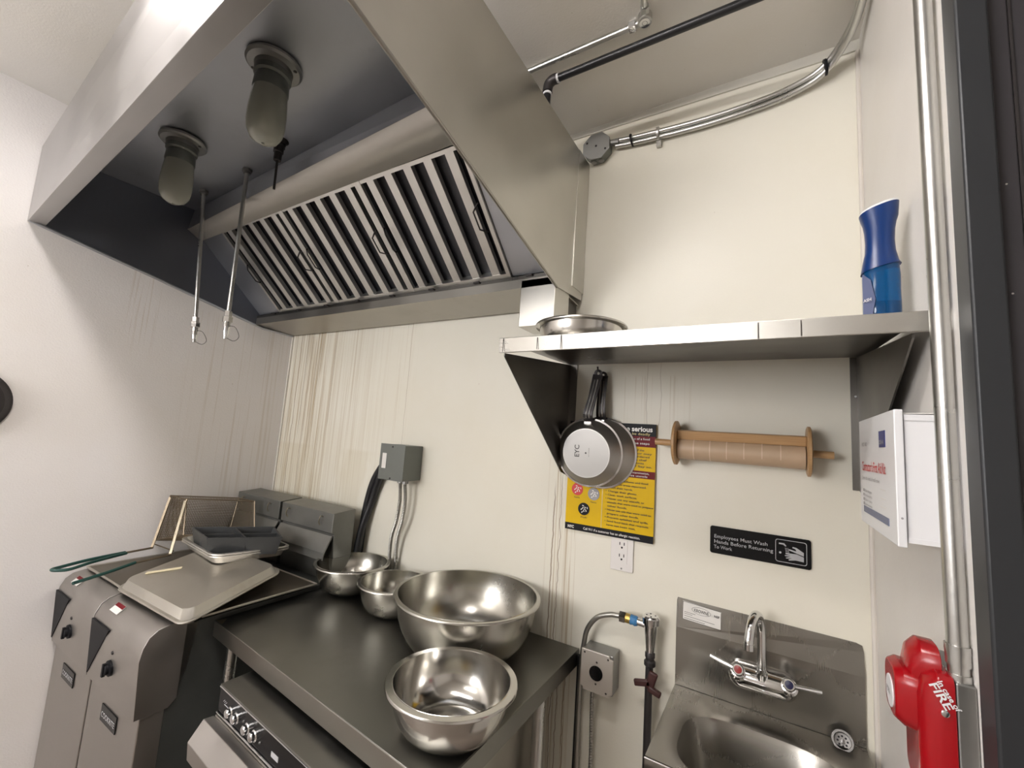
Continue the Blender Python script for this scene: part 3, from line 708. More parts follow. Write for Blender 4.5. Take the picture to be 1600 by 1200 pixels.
# ------------------------------------------------------------ electrical box, conduits and cables behind the fryers
eb_ = thing('electrical_box', (-1.33, 1.4, 1.44), 'grey green electrical box on the back wall above the bowls', 'electrical box')
part('body', MB().box((-1.405, 1.295, 1.366), (-1.270, 1.398, 1.508)), m_elec, eb_, smooth=False, bevel=.0015)
part('cover', MB().box((-1.408, 1.291, 1.364), (-1.268, 1.2945, 1.511)), m_elec, eb_, smooth=False, bevel=.001)
part('label_plate', MB().box((-1.392, 1.290, 1.410), (-1.368, 1.2909, 1.472)), m_sticker, eb_)
for z in (1.500, 1.372): part('screw', MB().lathe((-1.338, 1.291, z), [(.004, 0), (.003, .002)], (0, -1, 0), 10), m_iron, eb_)
part('conduit_fitting', MB().cyl((-1.325, 1.34, 1.352), (-1.325, 1.34, 1.368), .013, 8).cyl((-1.298, 1.34, 1.352), (-1.298, 1.34, 1.368), .013, 8), m_zinc, eb_)
def flexc(pts, label, r_=.008, mat=m_flex, name='flexible_conduit', group='flexible conduits below the electrical box', cat='conduit', step=.0035):
    path = resample(smoothpath(pts, 16), step); rr = [r_ if i % 2 else r_*.80 for i in range(len(path))]
    return solo(name, MB().tube(path, rr, 10), mat, pts[-1], label, cat, group)
flexc([(-1.325, 1.34, 1.355), (-1.322, 1.345, 1.28), (-1.335, 1.35, 1.20), (-1.365, 1.36, 1.12), (-1.385, 1.382, .99), (-1.39, 1.389, .9235)], 'flexible metal conduit under the electrical box, the left strand')
flexc([(-1.298, 1.34, 1.355), (-1.292, 1.345, 1.28), (-1.305, 1.352, 1.20), (-1.335, 1.365, 1.12), (-1.348, 1.383, 1.0), (-1.35, 1.389, .9235)], 'flexible metal conduit under the electrical box, the right strand')
for i, (dx, lab) in enumerate(((0, 'thick black cable from the electrical box, the outer of two'), (.028, 'thick black cable from the electrical box, the inner of two'))):
    pts = [(-1.41+dx*.0, 1.362-i*.018, 1.448-i*.02), (-1.455+dx, 1.364-i*.01, 1.42), (-1.515+dx, 1.372, 1.345), (-1.552+dx, 1.380, 1.25), (-1.572+dx*.6, 1.382-i*.022, 1.10), (-1.580+dx*.2, 1.382-i*.032, .80)]
    solo('power_cable', MB().tube(smoothpath(pts, 10), .0155, 14), m_cable, pts[-1], lab, 'cable', 'black cables beside the fryer flue')

# ------------------------------------------------------------ skillets
def skillet(c, ax, R, rb, dep, hand_to, label, marks):
    c = V(*c); ax = V(*ax).normalized()     # c = centre of base, ax points towards viewer
    t = thing('skillet', c, label, 'frying pan', 'steel frying pans hanging under the shelf')
    prof = [(.001, 0), (rb, 0), (rb+.006, -.004), (R-.004, -dep+.004), (R, -dep), (R+.003, -dep-.001), (R+.003, -dep-.004), (R-.002, -dep-.003), (R-.006, -dep+.003), (rb, -.006), (.001, -.005)]
    part('pan_body', MB().lathe(c, prof, ax, 64), m_skil, t, ang=25)
    part('rim', MB().lathe(c, [(R-.001, -dep+.002), (R+.0045, -dep+.001), (R+.0045, -dep-.0045), (R, -dep-.0045)], ax, 64, closed=True), m_chrome, t, label='bright polished rim')
    part('base_disc', MB().lathe(c, [(.001, .0006), (rb-.002, .0006), (rb-.002, -.0005)], ax, 56), m_skilb, t, label='paler round base disc')
    up = V(0, 0, 1)-ax*ax.z; up.normalize(); rt = up.cross(ax); 
    top = V(*hand_to); st = c-ax*(dep*.75)+up*(R-.004)
    mid1 = st+up*.02+ax*.012; mid2 = lerp(st, top, .45)+ax*.012
    path = resample(smoothpath([st, mid1, mid2, lerp(st, top, .85)+ax*.004, top], 8), .006)
    hb = MB(); n = len(path)
    wd = [.0135+.005*abs(i/(n-1)-.5) for i in range(n)]
    for i in range(n-1):
        a, b = path[i], path[i+1]; dd = (b-a).normalized(); s_ = dd.cross(ax).normalized(); wn = ax
        P = []
        for p, ww in ((a, wd[i]), (b, wd[i+1])): P += [p-s_*ww-wn*.003, p+s_*ww-wn*.003, p+s_*ww+wn*.003, p-s_*ww+wn*.003]
        hb.hexa(P)
    h_ = part('handle', hb, m_iron, t, label='dark riveted handle', smooth=False)
    part('handle_ridge', MB().tube([p+ax*.0035+rt*.005 for p in path[2:-3]], .0022, 6).tube([p+ax*.0035-rt*.005 for p in path[2:-3]], .0022, 6), m_skil, h_)
    ring = MB(); ring.lathe(top, [(.0055, -.003), (.013, -.003), (.013, .004), (.0055, .004)], ax, 20, closed=True); part('hanging_ring', ring, m_iron, h_)
    part('rivet_plate', MB().obox(c-ax*dep*.42+up*(R*.90), rt, up, ax, (.013, .006, .003)), m_chrome, t, bevel=.002)
    if marks:
        lt = MB(); o = c+ax*.0008+rt*(-.022)+up*(-.015)
        text(lt, 'EYC', o, up, -rt, ax, .022, .015)
        text(lt, '18/10 STAINLESS', c+ax*.0008+rt*.012+up*(-.012), up, -rt, ax, .004)
        lt.lathe(c+ax*.0006, [(.003, 0), (.001, .0006)], ax, 12)
        part('stamp', lt, m_iron, t, label='stamped lettering')
skillet((-.508, 1.318, 1.541), (.03, -1, -.07), .107, .078, .030, (-.488, 1.346, 1.803), 'front frying pan, hung with its stamped round base showing', True)
skillet((-.478, 1.352, 1.545), (.06, -1, -.02), .112, .075, .028, (-.480, 1.372, 1.800), 'frying pan hanging behind the other, only its right edge showing', False)
solo('wall_hook', MB().tube([(-.484, 1.398, 1.812), (-.484, 1.33, 1.808), (-.484, 1.325, 1.822)], .003, 8), m_iron, (-.484, 1.398, 1.812), 'small dark hook in the wall holding the frying pans', 'hook')

# ------------------------------------------------------------ poster
px0, px1, pz0, pz1 = -.597, -.307, 1.283, 1.645
PY = 1.3915
po = thing('notice_poster', (px0, PY, pz0), 'yellow and black food allergy poster half hidden by the pans', 'poster')
def pbox(n, x0, z0, x1, z1, mat, dy=0.0, **k): return part(n, MB().box((x0, PY-.0012-dy, z0), (x1, PY-.0004-dy*.9, z1)), mat, po, smooth=False, **k)
hgt = pz1-pz0
pbox('sheet', px0, pz0, px1, pz1, m_yel)
def bz(a): return pz1-a*hgt
pbox('header_band', px0, bz(.107), px1, pz1, m_pblk, .0008)
pbox('red_band', px0, bz(.2), px1, bz(.107), m_dred, .0008)
pbox('red_band', px0+.12, bz(.47), px1, bz(.407), m_dred, .0008)
pbox('footer_band', px0, pz0, px1, bz(.94), m_pblk, .0008)
pbox('fold_line', px0+.124, bz(.94), px0+.1265, bz(.5), m_yink, .0008)
R3, U3, N3 = (1, 0, 0), (0, 0, 1), (0, -1, 0)
wt, yt, it = MB(), MB(), MB()
def pt(mb, s_, x1_, z, size, width, bold=0.0, left=None):
    x = (x1_-width) if left is None else left
    text(mb, s_, (x, PY-.0022, z), R3, U3, N3, size, bold, width=width)
pt(wt, 'Food allergies can be serious', px1-.012, bz(.066), .022, .262, .03)
pt(yt, 'Allergic reactions to food can be deadly', px1-.018, bz(.098), .011, .24)
pt(wt, 'If a customer informs you of a food', px1-.02, bz(.14), .010, .16); pt(wt, 'allergy, follow these steps', px1-.02, bz(.178), .010, .15)
for i, s_ in enumerate(['Tell the customer if the', 'allergen is in or may', 'be in the dish ordered', 'Check with the chef', 'about all ingredients', "Don't know? Say so."]):
    pt(it, s_, 0, bz(.237+.028*i), .0085, .105+.008*((i*7) % 4), .01, left=px0+.15)
pt(wt, 'To avoid cross-contamination,', 0, bz(.433), .009, .130, left=px0+.142); pt(wt, 'wash and sanitize utensils', 0, bz(.46), .009, .125, left=px0+.142)
for i, s_ in enumerate(['Keep all ingredients and food', 'preparation areas separated.', '• Wash their hands.', '• Change their gloves.', '• Clean work surfaces.', '• Never use any utensils or', '  utensils that were used to prepare', '  other foods.', '• Never use oils that were used to', '  prepare other foods.', '• Prevent splashes and spills.', '• Send food back that requests', '  have not been met.']):
    pt(it, s_, 0, bz(.52+.0325*i), .0085, min(.0046*len(s_), .145), .01, left=px0+.136)
pt(wt, 'NYC', 0, bz(.983), .012, .022, .04, left=px0+.01)
pt(wt, 'Call 911 if a customer has an allergic reaction.', 0, bz(.981), .0105, .185, .01, left=px0+.065)
part('white_lettering', wt, m_winkp, po, smooth=False); part('yellow_lettering', yt, m_yink, po, smooth=False); part('black_lettering', it, m_ink, po, smooth=False)
for (x, a, m_, m2) in ((px0+.038, .63, m_redink, m_winkp), (px0+.096, .655, m_greyink, m_winkp), (px0+.064, .80, m_pblk, m_sticker)):
    c = (x, PY-.0021, bz(a))
    o = part('food_photo', MB().lathe(c, [(.020, 0), (.020, .0006)], (0, -1, 0), 28), m_, po, label='small round food picture')
    sm = MB()
    for k in range(9):
        an = k*2.4; rr = .0035+.0012*k
        sm.obox((x+rr*math.cos(an), PY-.0029, bz(a)+rr*math.sin(an)), (math.cos(k), 0, math.sin(k)), (0, 1, 0), (-math.sin(k), 0, math.cos(k)), (.003, .0002, .0015))
    part('photo_detail', sm, m2, o)
    cap = MB(); pt(cap, ('Peanuts', 'Milk', 'Fish')[int(a*10) % 3], 0, bz(a)-.029, .007, .02, left=x-.01); part('caption', cap, m_ink, o, smooth=False)

# ------------------------------------------------------------ outlet under the poster
ot = thing('wall_outlet', (-.40, 1.4, 1.22), 'white double socket outlet just below the yellow poster', 'power outlet')
part('cover_plate', MB().prism([(-.437+x, 1.394, 1.2425+z) for x, z in rrect(.071, .116, .003, 3, .035)], (0, .005, 0)), m_ivory, ot, bevel=.001)
part('receptacle', MB().prism([(-.402+x, 1.3925, 1.2425+z) for x, z in rrect(.034, .072, .002, 3)], (0, .002, 0)), m_ivory, ot)
hl = MB()
for zc in (1.2615, 1.226):
    for dx in (-.007, .007): hl.box((-.402+dx-.0012, 1.3920, zc+.001), (-.402+dx+.0012, 1.3928, zc+.010))
    hl.lathe((-.402, 1.3925, zc-.006), [(.003, 0), (.003, .0005)], (0, -1, 0), 12)
part('socket_slot', hl, m_black, ot)
part('screw', MB().lathe((-.402, 1.394, 1.192), [(.003, 0), (.002, .0012)], (0, -1, 0), 10), m_zinc, ot)

# ------------------------------------------------------------ hand wash sign
sx0, sz0, SW, SH = -.150, 1.290, .238, .0745
sg = solo('hand_wash_sign', MB().prism([(sx0+SW/2+x, 1.3935, sz0+SH/2+z) for x, z in rrect(SW, SH, .006, 5)], (0, .0045, 0)), m_blackg, (sx0+SW/2, 1.398, sz0), 'black sign telling employees to wash hands, above the sink', 'sign', bevel=.0005)
lt = MB()
for i, s_ in enumerate(['Employees Must Wash', 'Hands Before Returning', 'To Work']):
    text(lt, s_, (sx0+.010, 1.3934, sz0+.043-.0145*i), R3, U3, N3, .0135, .003, width=(.130, .143, .046)[i])
part('lettering', lt, m_silv, sg, smooth=False)
ic = MB(); cx, cz = sx0+.194, sz0+SH/2
fro = rrect(.070, .058, .006, 4); fri = rrect(.067, .055, .005, 4); n = len(fro)
y_ = 1.3932
ic.add([(cx+a, y_, cz+b) for a, b in fro]+[(cx+a, y_, cz+b) for a, b in fri], [(i, (i+1) % n, n+(i+1) % n, n+i) for i in range(n)])
def fp(polys): ic.flat(polys, (cx, 1.3933, cz), R3, U3, N3, .0002)
fp([[(-.027, .020), (-.015, .020), (-.010, .014), (-.012, .012), (-.017, .016), (-.027, .016)]])     # tap
for k in range(3): fp([[(-.013+k*.003, .009), (-.012+k*.003, .009), (-.010+k*.003, -.003), (-.011+k*.003, -.003)]])
fp([[(.028, .003), (.012, .013), (.004, .014), (.003, .011), (.010, .009), (.012, .004), (-.004, .007), (-.005, .004), (.012, -.001), (.028, -.006)]])
fp([[(.028, -.008), (.012, -.003), (-.012, -.004), (-.012, -.007), (0, -.0075), (-.014, -.010), (-.013, -.0125), (0, -.0115), (-.012, -.016), (-.010, -.018), (.002, -.015), (-.006, -.020), (-.004, -.022), (.010, -.019), (.028, -.020)]])
ic.lathe((cx-.024, 1.3933, cz-.005), [(.0028, 0), (.0028, .0002)], (0, -1, 0), 12)
part('hand_washing_icon', ic, m_silv, sg, smooth=False)

# ------------------------------------------------------------ wooden roll holder
ry = 1.352
rh = thing('roll_holder', (-.08, 1.4, 1.58), 'wooden wall spool holder with a tan paper roll', 'roll holder')
for x, dz in ((-.240, .0), (.083, -.001)):
    part('end_disc', MB().lathe((x, ry, 1.593+dz), [(.001, -.0055), (.058, -.0055), (.064, -.003), (.064, .003), (.058, .0055), (.001, .0055)], (1, 0, 0), 40, sx=1.0), m_wood, rh)
part('cross_bar', MB().obox((-.0785, ry-.018, 1.617), (1, 0, 0), (0, 1, .3), (0, -.3, 1), (.156, .006, .013)), m_wood, rh, bevel=.002)
part('spindle', MB().tube([(-.300, ry, 1.592), (.135, ry, 1.586)], .0095, 16), m_wood, rh)
part('back_plate', MB().box((-.234, 1.385, 1.56), (.077, 1.3985, 1.60)), m_wood, rh)
rl = solo('paper_roll', MB().tube([(-.232, ry-.002, 1.578), (.075, ry-.002, 1.576)], .031, 36), m_roll, (-.08, ry, 1.577), 'tan paper roll between the two wooden discs', 'paper roll')
for k in range(6): part('ring_mark', MB().tube([(-.190+k*.042, ry-.002, 1.578), (-.1875+k*.042, ry-.002, 1.578)], .0316, 36), m_rollring, rl, label='pale ring around the roll')

# ------------------------------------------------------------ first aid cabinet on the right wall
fa = thing('first_aid_cabinet', (.215, 1.0, 1.46), 'white first aid cabinet with red and blue print on the right wall', 'first aid box')
fx0 = .157
part('case', MB().box((fx0+.0125, .852, 1.466), (.213, 1.135, 1.652)), m_white, fa, smooth=False, bevel=.001)
part('case_hem', MB().box((fx0+.0125, .8505, 1.643), (.213, .852, 1.652)).box((fx0+.0125, .8505, 1.466), (.213, .852, 1.473)), m_white, fa, smooth=False)
dr = part('door', MB().box((fx0, .846, 1.459), (fx0+.011, 1.142, 1.659)), m_white, fa, smooth=False, bevel=.0015)
lr, lb, lg, lk = MB(), MB(), MB(), MB()
RR, UR, NR = (0, -1, 0), (0, 0, 1), (-1, 0, 0)
def fz(y, z): return (fx0-.0004, y, z)
text(lr, "Contractor's First Aid Kit", fz(1.112, 1.560), RR, UR, NR, .025, .01, width=.205)
text(lk, 'FIRST AID', fz(1.110, 1.607), RR, UR, NR, .010, .01, width=.05)
text(lk, 'Serves the needs of small crews', fz(1.110, 1.543), RR, UR, NR, .010, 0, width=.155)
for i, s_ in enumerate(['Bandages', 'Antiseptics', 'Burn care', 'Instruments']):
    text(lk, '■ '+s_, fz(1.108, 1.520-.0085*i), RR, UR, NR, .007, .005, width=.085)
lb.box((fx0-.0008, .905, 1.603), (fx0, .950, 1.630)); 
lgb = MB(); text(lgb, 'OSHA', (fx0-.0009, .947, 1.608), RR, UR, NR, .010, .01, width=.036)
lk2 = MB().box((fx0-.0008, .895, 1.481), (fx0, 1.105, 1.4925))
part('red_lettering', lr, m_redink, dr, smooth=False); part('black_lettering', lk, m_greyink, dr, smooth=False)
part('blue_square', lb, m_blue, dr, smooth=False); part('square_lettering', lgb, m_silv, dr, smooth=False); part('blue_stripe', lk2, m_bgrey, dr, smooth=False)
cr = MB()
for z in (1.508, 1.522, 1.536): cr.box((fx0-.0006, .915, z-.003), (fx0, .955, z-.002))
part('faint_drawing', cr, m_ivory, dr)
part('screw', MB().lathe((.163, .846, 1.500), [(.0016, 0), (.001, .0006)], (0, -1, 0), 8), m_greyink, dr)
solo('loose_paper', MB().prism([(.171, .86, 1.6535), (.212, .86, 1.6545), (.212, 1.02, 1.659), (.171, 1.0, 1.6535)], (0, 0, .0012)), m_sticker, (.19, .93, 1.653), 'crumpled white paper lying on top of the first aid cabinet', 'paper')

# ------------------------------------------------------------ blue bottle on shelf
bx, by, bz0 = .169, .965, 1.8205
bt = thing('cleaner_bottle', (bx, by, bz0), 'blue plastic cleaning spray bottle on the right end of the shelf', 'bottle')
def orect(wx, wy, z, n=28, p=2.6):
    P = []
    for i in range(n):
        a = 2*math.pi*i/n; c, s_ = math.cos(a), math.sin(a)
        P.append(V(bx+wx*math.copysign(abs(c)**(2/p), c), by+wy*math.copysign(abs(s_)**(2/p), s_), z))
    return P
def loft(loops):
    m = MB(); n = len(loops[0])
    for l_ in loops: m.v += l_
    for i in range(len(loops)-1):
        for k in range(n): k2 = (k+1) % n; m.f.append((i*n+k, i*n+k2, (i+1)*n+k2, (i+1)*n+k))
    m.f.append(tuple(range(n-1, -1, -1))); m.f.append(tuple((len(loops)-1)*n+k for k in range(n)))
    return m
hs = .9
part('body', loft([orect(.023, .020, bz0+.0), orect(.026, .023, bz0+.004), orect(.0265, .0235, bz0+.03), orect(.026, .023, bz0+.06), orect(.0265, .0235, bz0+.085), orect(.025, .022, bz0+.108)]), m_bottle, bt, ang=60)
part('liquid', loft([orect(.022, .019, bz0+.003), orect(.0245, .0215, bz0+.02), orect(.0245, .0215, bz0+.036)]), m_liquid, bt, ang=60)
sk = []
for i, (wx, wy, z, tl) in enumerate([(.0285, .025, .100, 0), (.0255, .0225, .112, 0), (.0215, .020, .132, 0), (.0205, .019, .152, 0), (.0215, .020, .172, 0), (.0235, .021, .186, 0), (.0265, .0225, .196, .0), (.0285, .0235, .214, .5)]):
    L_ = orect(wx, wy, bz0+z, p=2.3)
    if tl: L_ = [V(q.x, q.y, q.z+(q.x-bx)*.30) for q in L_]
    if i == 0: L_ = [V(q.x, q.y, q.z+(q.x-bx)*.25) for q in L_]
    sk.append(L_)
part('shroud', loft(sk), m_neck, bt, ang=60, label='opaque darker blue sprayer cap')
part('top_rim', loft([[V(q.x*1, q.y, q.z) for q in sk[-1]], [V(bx+(q.x-bx)*.96, by+(q.y-by)*.96, q.z+.004) for q in sk[-1]]]), m_white, bt, ang=60)
lb_ = MB().prism([(bx-.0275, by-.014, bz0+.006), (bx-.017, by-.0225, bz0+.006), (bx-.012, by-.0245, bz0+.04), (bx-.018, by-.024, bz0+.075), (bx-.0275, by-.014, bz0+.09)], (-.0006, -.0009, 0))
la = part('label_patch', lb_, m_bgrey, bt, label='wavy printed label')
lt = MB(); text(lt, 'ASH', (bx-.0275, by-.0170, bz0+.036), V(.6, -.75, 0).normalized(), (0, 0, 1), (-.7, -.7, 0), .008, .02); part('lettering', lt, m_white, la, smooth=False)

# ------------------------------------------------------------ vertical conduit, fire pull station
vc = thing('vertical_conduit', (.2, .80, 1.32), 'thick galvanised vertical conduit on the right wall', 'conduit pipe')
part('pipe', MB().cyl((.2025, .800, 1.352), (.1985, .800, 2.76), .0108, 28), m_galv, vc)
part('connector', MB().tube([(.2025, .800, z) for z in (1.312, 1.322, 1.322, 1.332, 1.332, 1.346, 1.346, 1.356)], [.0118, .0118, .0105, .0105, .0122, .0122, .0125, .0125], 20), m_galv, vc)
st = thing('junction_box', (.215, .84, 1.19), 'plain steel box behind the red fire alarm pull', 'junction box')
part('body', MB().box((.1955, .785, 1.165), (.2145, .905, 1.314)), m_zinc, st, smooth=False, bevel=.002)
ps = thing('fire_alarm_pull', (.19, .83, 1.17), 'red fire alarm pull station on the right wall', 'fire alarm pull')
def loftx(secs):   # sections of (y,z) polygons at x
    n = len(secs[0][1]); m = MB()
    for x, P in secs: m.v += [V(x, y, z) for y, z in P]
    for i in range(len(secs)-1):
        for k in range(n): k2 = (k+1) % n; m.f.append((i*n+k, i*n+k2, (i+1)*n+k2, (i+1)*n+k))
    m.f.append(tuple(range(n-1, -1, -1))); m.f.append(tuple((len(secs)-1)*n+k for k in range(n))); return m
def rr2(w_, h_, rad, cy, cz): return [(cy+a, cz+b) for a, b in rrect(w_, h_, rad, 4)]
def side(x, pts): return (x, pts)
# body seen from the side: a wedge that leans out towards the top
part('housing', loftx([(.195, rr2(.094, .165, .012, .831, 1.236)), (.180, rr2(.094, .165, .012, .831, 1.236)), (.168, rr2(.084, .150, .014, .832, 1.233)), (.163, rr2(.070, .120, .014, .833, 1.225))]), m_red, ps, bevel=.001)
part('hood_top', loftx([(.188, rr2(.060, .050, .020, .832, 1.318)), (.170, rr2(.056, .056, .022, .834, 1.316)), (.160, rr2(.046, .050, .020, .836, 1.308)), (.156, rr2(.030, .030, .012, .838, 1.300))]), m_red, ps, bevel=.001)
pl = part('pull_lever', loftx([(.168, rr2(.074, .074, .016, .842, 1.266)), (.152, rr2(.072, .074, .018, .844, 1.268)), (.143, rr2(.062, .064, .018, .846, 1.268))]), m_red, ps, bevel=.0015)
part('white_disc', MB().lathe((.1432, .846, 1.262), [(.021, 0), (.0205, .0012)], (-1, 0, 0), 32), m_white, pl, label='white oval sticker')
lt = MB(); text(lt, 'PULL', (.1418, .858, 1.259), RR, UR, NR, .009, .01); part('disc_lettering', lt, m_ink, pl, smooth=False)
lt2 = MB()
dl = V(.5, 0, -.86).normalized(); dn = V(.86, 0, .5).normalized()
for (body, x0_, z0_, s_, wdt) in (('In case of', .1775, 1.311, .008, .034), ('FIRE', .1695, 1.306, .0125, .030)):
    text(lt2, body, (x0_, .7832, z0_), dl, dn, (0, -1, 0), s_, .02, width=wdt)
part('lettering', lt2, m_white, ps, smooth=False)
part('key_lock', MB().lathe((.184, .784, 1.276), [(.004, 0), (.004, .003), (.002, .004)], (0, -1, 0), 14), m_chrome, ps)
part('rivet', MB().lathe((.176, .784, 1.205), [(.003, 0), (.003, .002)], (0, -1, 0), 12), m_chrome, ps)

# ------------------------------------------------------------ conduits on back wall, ceiling pipes
jb = thing('octagon_box', (-.54, 1.4, 2.64), 'grey octagonal junction box beside the hood top', 'junction box')
def octo(r_, y): return [(-.541+r_*math.cos(math.radians(22.5+45*i)), y, 2.640+r_*math.sin(math.radians(22.5+45*i))) for i in range(8)]
part('body', MB().prism(octo(.052, 1.362), (0, .036, 0)), m_elec, jb, smooth=False, bevel=.003)
part('cover', MB().prism(octo(.054, 1.3585), (0, .003, 0)), m_zinc, jb, smooth=False, bevel=.001)
for dx, dz in ((-.035, .02), (.035, -.02), (0, 0)): part('screw', MB().lathe((-.541+dx, 1.3585, 2.64+dz), [(.004, 0), (.003, .002)], (0, -1, 0), 10), m_iron, jb)
for dx in (-.012, .016): part('knockout', MB().lathe((-.541+dx, 1.378, 2.5905), [(.010, 0), (.010, .002), (.006, .002), (.006, .003)], (0, 0, -1), 16), m_zinc, jb)
part('clamp', MB().tube([(-.490, 1.376, 2.648), (-.462, 1.376, 2.644)], .011, 10), m_zinc, jb)
def cpath(dz, dy): return smoothpath([(-.475, 1.380+dy, 2.643+dz), (-.387, 1.380+dy, 2.634+dz), (-.183, 1.380+dy, 2.626+dz), (-.02, 1.380+dy, 2.634+dz), (.07, 1.376+dy, 2.648+dz), (.125, 1.362+dy, 2.664+dz), (.160, 1.33+dy, 2.684+dz), (.186, 1.27+dy, 2.70+dz), (.195, 1.18+dy, 2.705+dz), (.196, 1.02, 2.71+dz), (.196, .90, 2.715+dz)], 8)
def sep(pts, label):
    return solo('metal_clad_cable', MB().tube(pts, .0085, 14), m_galv, pts[0], label, 'conduit', 'metal clad cables along the top of the back wall')
sep(cpath(.0095, 0), 'upper of two metal clad cables running from the octagonal box')
sep(cpath(-.0085, .004), 'lower of two metal clad cables running from the octagonal box')
for (x, z, nm) in ((-.418, 2.638, 1), (.133, 2.668, 1)):
    y = 1.382 if x < 0 else 1.357
    solo('cable_tie', MB().tube([(x-.003, y, z), (x+.003, y, z+.001)], .0215, 16), m_black, (x, y, z), 'black cable tie round the two cables, near the octagonal box' if x < 0 else 'black cable tie round the two cables, near the right corner', 'cable tie', 'black cable ties')
solo('cable_strap', MB().tube([(-.330, 1.38, 2.632), (-.323, 1.38, 2.632)], .0215, 16).box((-.334, 1.385, 2.592), (-.318, 1.398, 2.612)), m_galv, (-.326, 1.398, 2.60), 'small steel strap fixing the two cables to the wall', 'pipe strap')
solo('cable_strap', MB().tube([(.190, 1.16, 2.706), (.190, 1.15, 2.706)], .0235, 16).box((.196, 1.145, 2.72), (.2145, 1.165, 2.74)), m_galv, (.20, 1.155, 2.70), 'steel strap holding the cables in the top right corner', 'pipe strap')
bp = thing('black_pipe', (-.58, 1.086, 2.70), 'black painted pipe under the ceiling beside the hood', 'pipe')
part('pipe', MB().cyl((-.572, 1.086, 2.70), (.55, 1.085, 2.70), .0115, 20), m_pipeb, bp)
part('elbow', MB().tube(smoothpath([(-.572, 1.086, 2.70), (-.588, 1.086, 2.70), (-.601, 1.087, 2.692), (-.605, 1.087, 2.676), (-.605, 1.087, 2.664)], 6), .0155, 20), m_iron, bp, label='dark threaded elbow')
part('drop', MB().cyl((-.605, 1.087, 2.668), (-.605, 1.087, 2.606), .0115, 20), m_pipeb, bp)
part('thread_tape', MB().cyl((-.574, 1.086, 2.70), (-.566, 1.086, 2.70), .0135, 20).cyl((-.605, 1.087, 2.662), (-.605, 1.087, 2.655), .0135, 20), m_white, bp, label='white thread tape')
gp = thing('grey_conduit', (-.62, 1.05, 2.735), 'bright metal conduit under the ceiling ending at an elbow', 'conduit pipe')
part('pipe', MB().cyl((-.95, 1.056, 2.735), (-.335, 1.055, 2.735), .0085, 20), m_galv, gp)
part('hex_nut', MB().cyl((-.338, 1.055, 2.735), (-.320, 1.055, 2.735), .0155, 6), m_chrome, gp)
part('elbow_box', MB().cyl((-.320, 1.055, 2.735), (-.308, 1.053, 2.735), .009, 16).lathe((-.293, 1.046, 2.735), [(.001, .014), (.016, .014), (.019, .008), (.019, -.012), (.001, -.012)], (0, 0, 1), 28), m_galv, gp)
part('elbow_cap', MB().lathe((-.293, 1.046, 2.7235), [(.006, 0), (.014, 0), (.014, .004), (.006, .004)], (0, 0, -1), 24, closed=True).lathe((-.293, 1.046, 2.7225), [(.001, 0), (.007, 0), (.007, .003), (.001, .003)], (0, 0, -1), 16), m_chrome, gp)
part('run_on', MB().cyl((-.290, 1.03, 2.735), (-.285, 1.012, 2.735), .012, 6).cyl((-.286, 1.01, 2.735), (-.25, .80, 2.735), .0085, 16), m_galv, gp)

# ------------------------------------------------------------ water valve and hose
sv = thing('water_supply', (-.302, 1.37, .6), 'chrome water valve on a dark pipe between table and sink', 'water pipe')
vx, vy = -.298, 1.352
part('pipe', MB().tube([(-.304, vy+.01, .0), (vx-.002, vy+.004, .968)], .0105, 18), m_iron, sv)
part('fittings', MB().lathe((vx, vy, .955), [(.012, 0), (.016, .004), (.016, .014), (.012, .018), (.012, .024), (.014, .026), (.014, .036), (.012, .04)], n=20), m_iron, sv)
vb = part('vacuum_breaker', MB().lathe((vx, vy, .995), [(.012, 0), (.013, .01), (.018, .055), (.019, .070), (.019, .074), (.024, .076), (.0245, .092), (.022, .096), (.020, .098), (.001, .0985)], n=32), m_chrome, sv, label='chrome vacuum breaker')
hc = MB()
for k in range(4): a = .4+k*1.5; hc.lathe((vx+.012*math.cos(a), vy+.012*math.sin(a), 1.0937), [(.0025, 0), (.0025, .0004)], n=8)
part('cap_slot', hc, m_iron, vb)
part('side_port', MB().tube([(vx-.016, vy, 1.064), (vx-.040, vy, 1.066)], .010, 16), m_chrome, sv)
part('blue_tape', MB().tube([(vx-.038, vy, 1.066), (vx-.044, vy, 1.066), (vx-.050, vy, 1.067), (vx-.058, vy, 1.067)], [.012, .0145, .013, .0145], 14), m_tape, sv)
part('brass_ring', MB().tube([(vx-.057, vy, 1.067), (vx-.072, vy, 1.068)], .0135, 12), m_gold, sv)
part('hex_nut', MB().tube([(vx-.073, vy, 1.068), (vx-.090, vy, 1.068)], .0165, 6), m_chrome, sv)
part('valve_handle', MB().obox((vx-.016, vy-.012, .912), (1, 0, .25), (0, 1, 0), (-.25, 0, 1), (.024, .006, .009)).obox((vx+.008, vy-.012, .925), (.3, 0, 1), (0, 1, 0), (1, 0, -.3), (.024, .006, .012)).obox((vx+.018, vy-.014, .900), (1, 0, -.3), (0, 1, 0), (.3, 0, 1), (.018, .007, .008)), m_rust, sv, bevel=.004, label='dark red valve handle')
hs_ = [(vx-.088, vy, 1.068), (vx-.102, vy, 1.067), (-.421, 1.35, 1.064), (-.458, 1.35, 1.046), (-.488, 1.355, 1.005), (-.500, 1.36, .955), (-.508, 1.366, .88), (-.512, 1.372, .75), (-.512, 1.375, .5)]
solo('braided_hose', MB().tube(smoothpath(hs_, 10), .0075, 14), m_flex, hs_[0], 'braided steel hose curving down from the water valve', 'hose')
solo('black_pipe_run', MB().tube([(-.520, 1.385, .905), (-.523, 1.386, .3)], .0085, 12), m_pipeb, (-.523, 1.386, .3), 'thin black pipe going down beside the table edge', 'pipe')
gb = thing('receptacle_box', (-.45, 1.4, .84), 'metal box with a round black socket right of the table', 'power outlet')
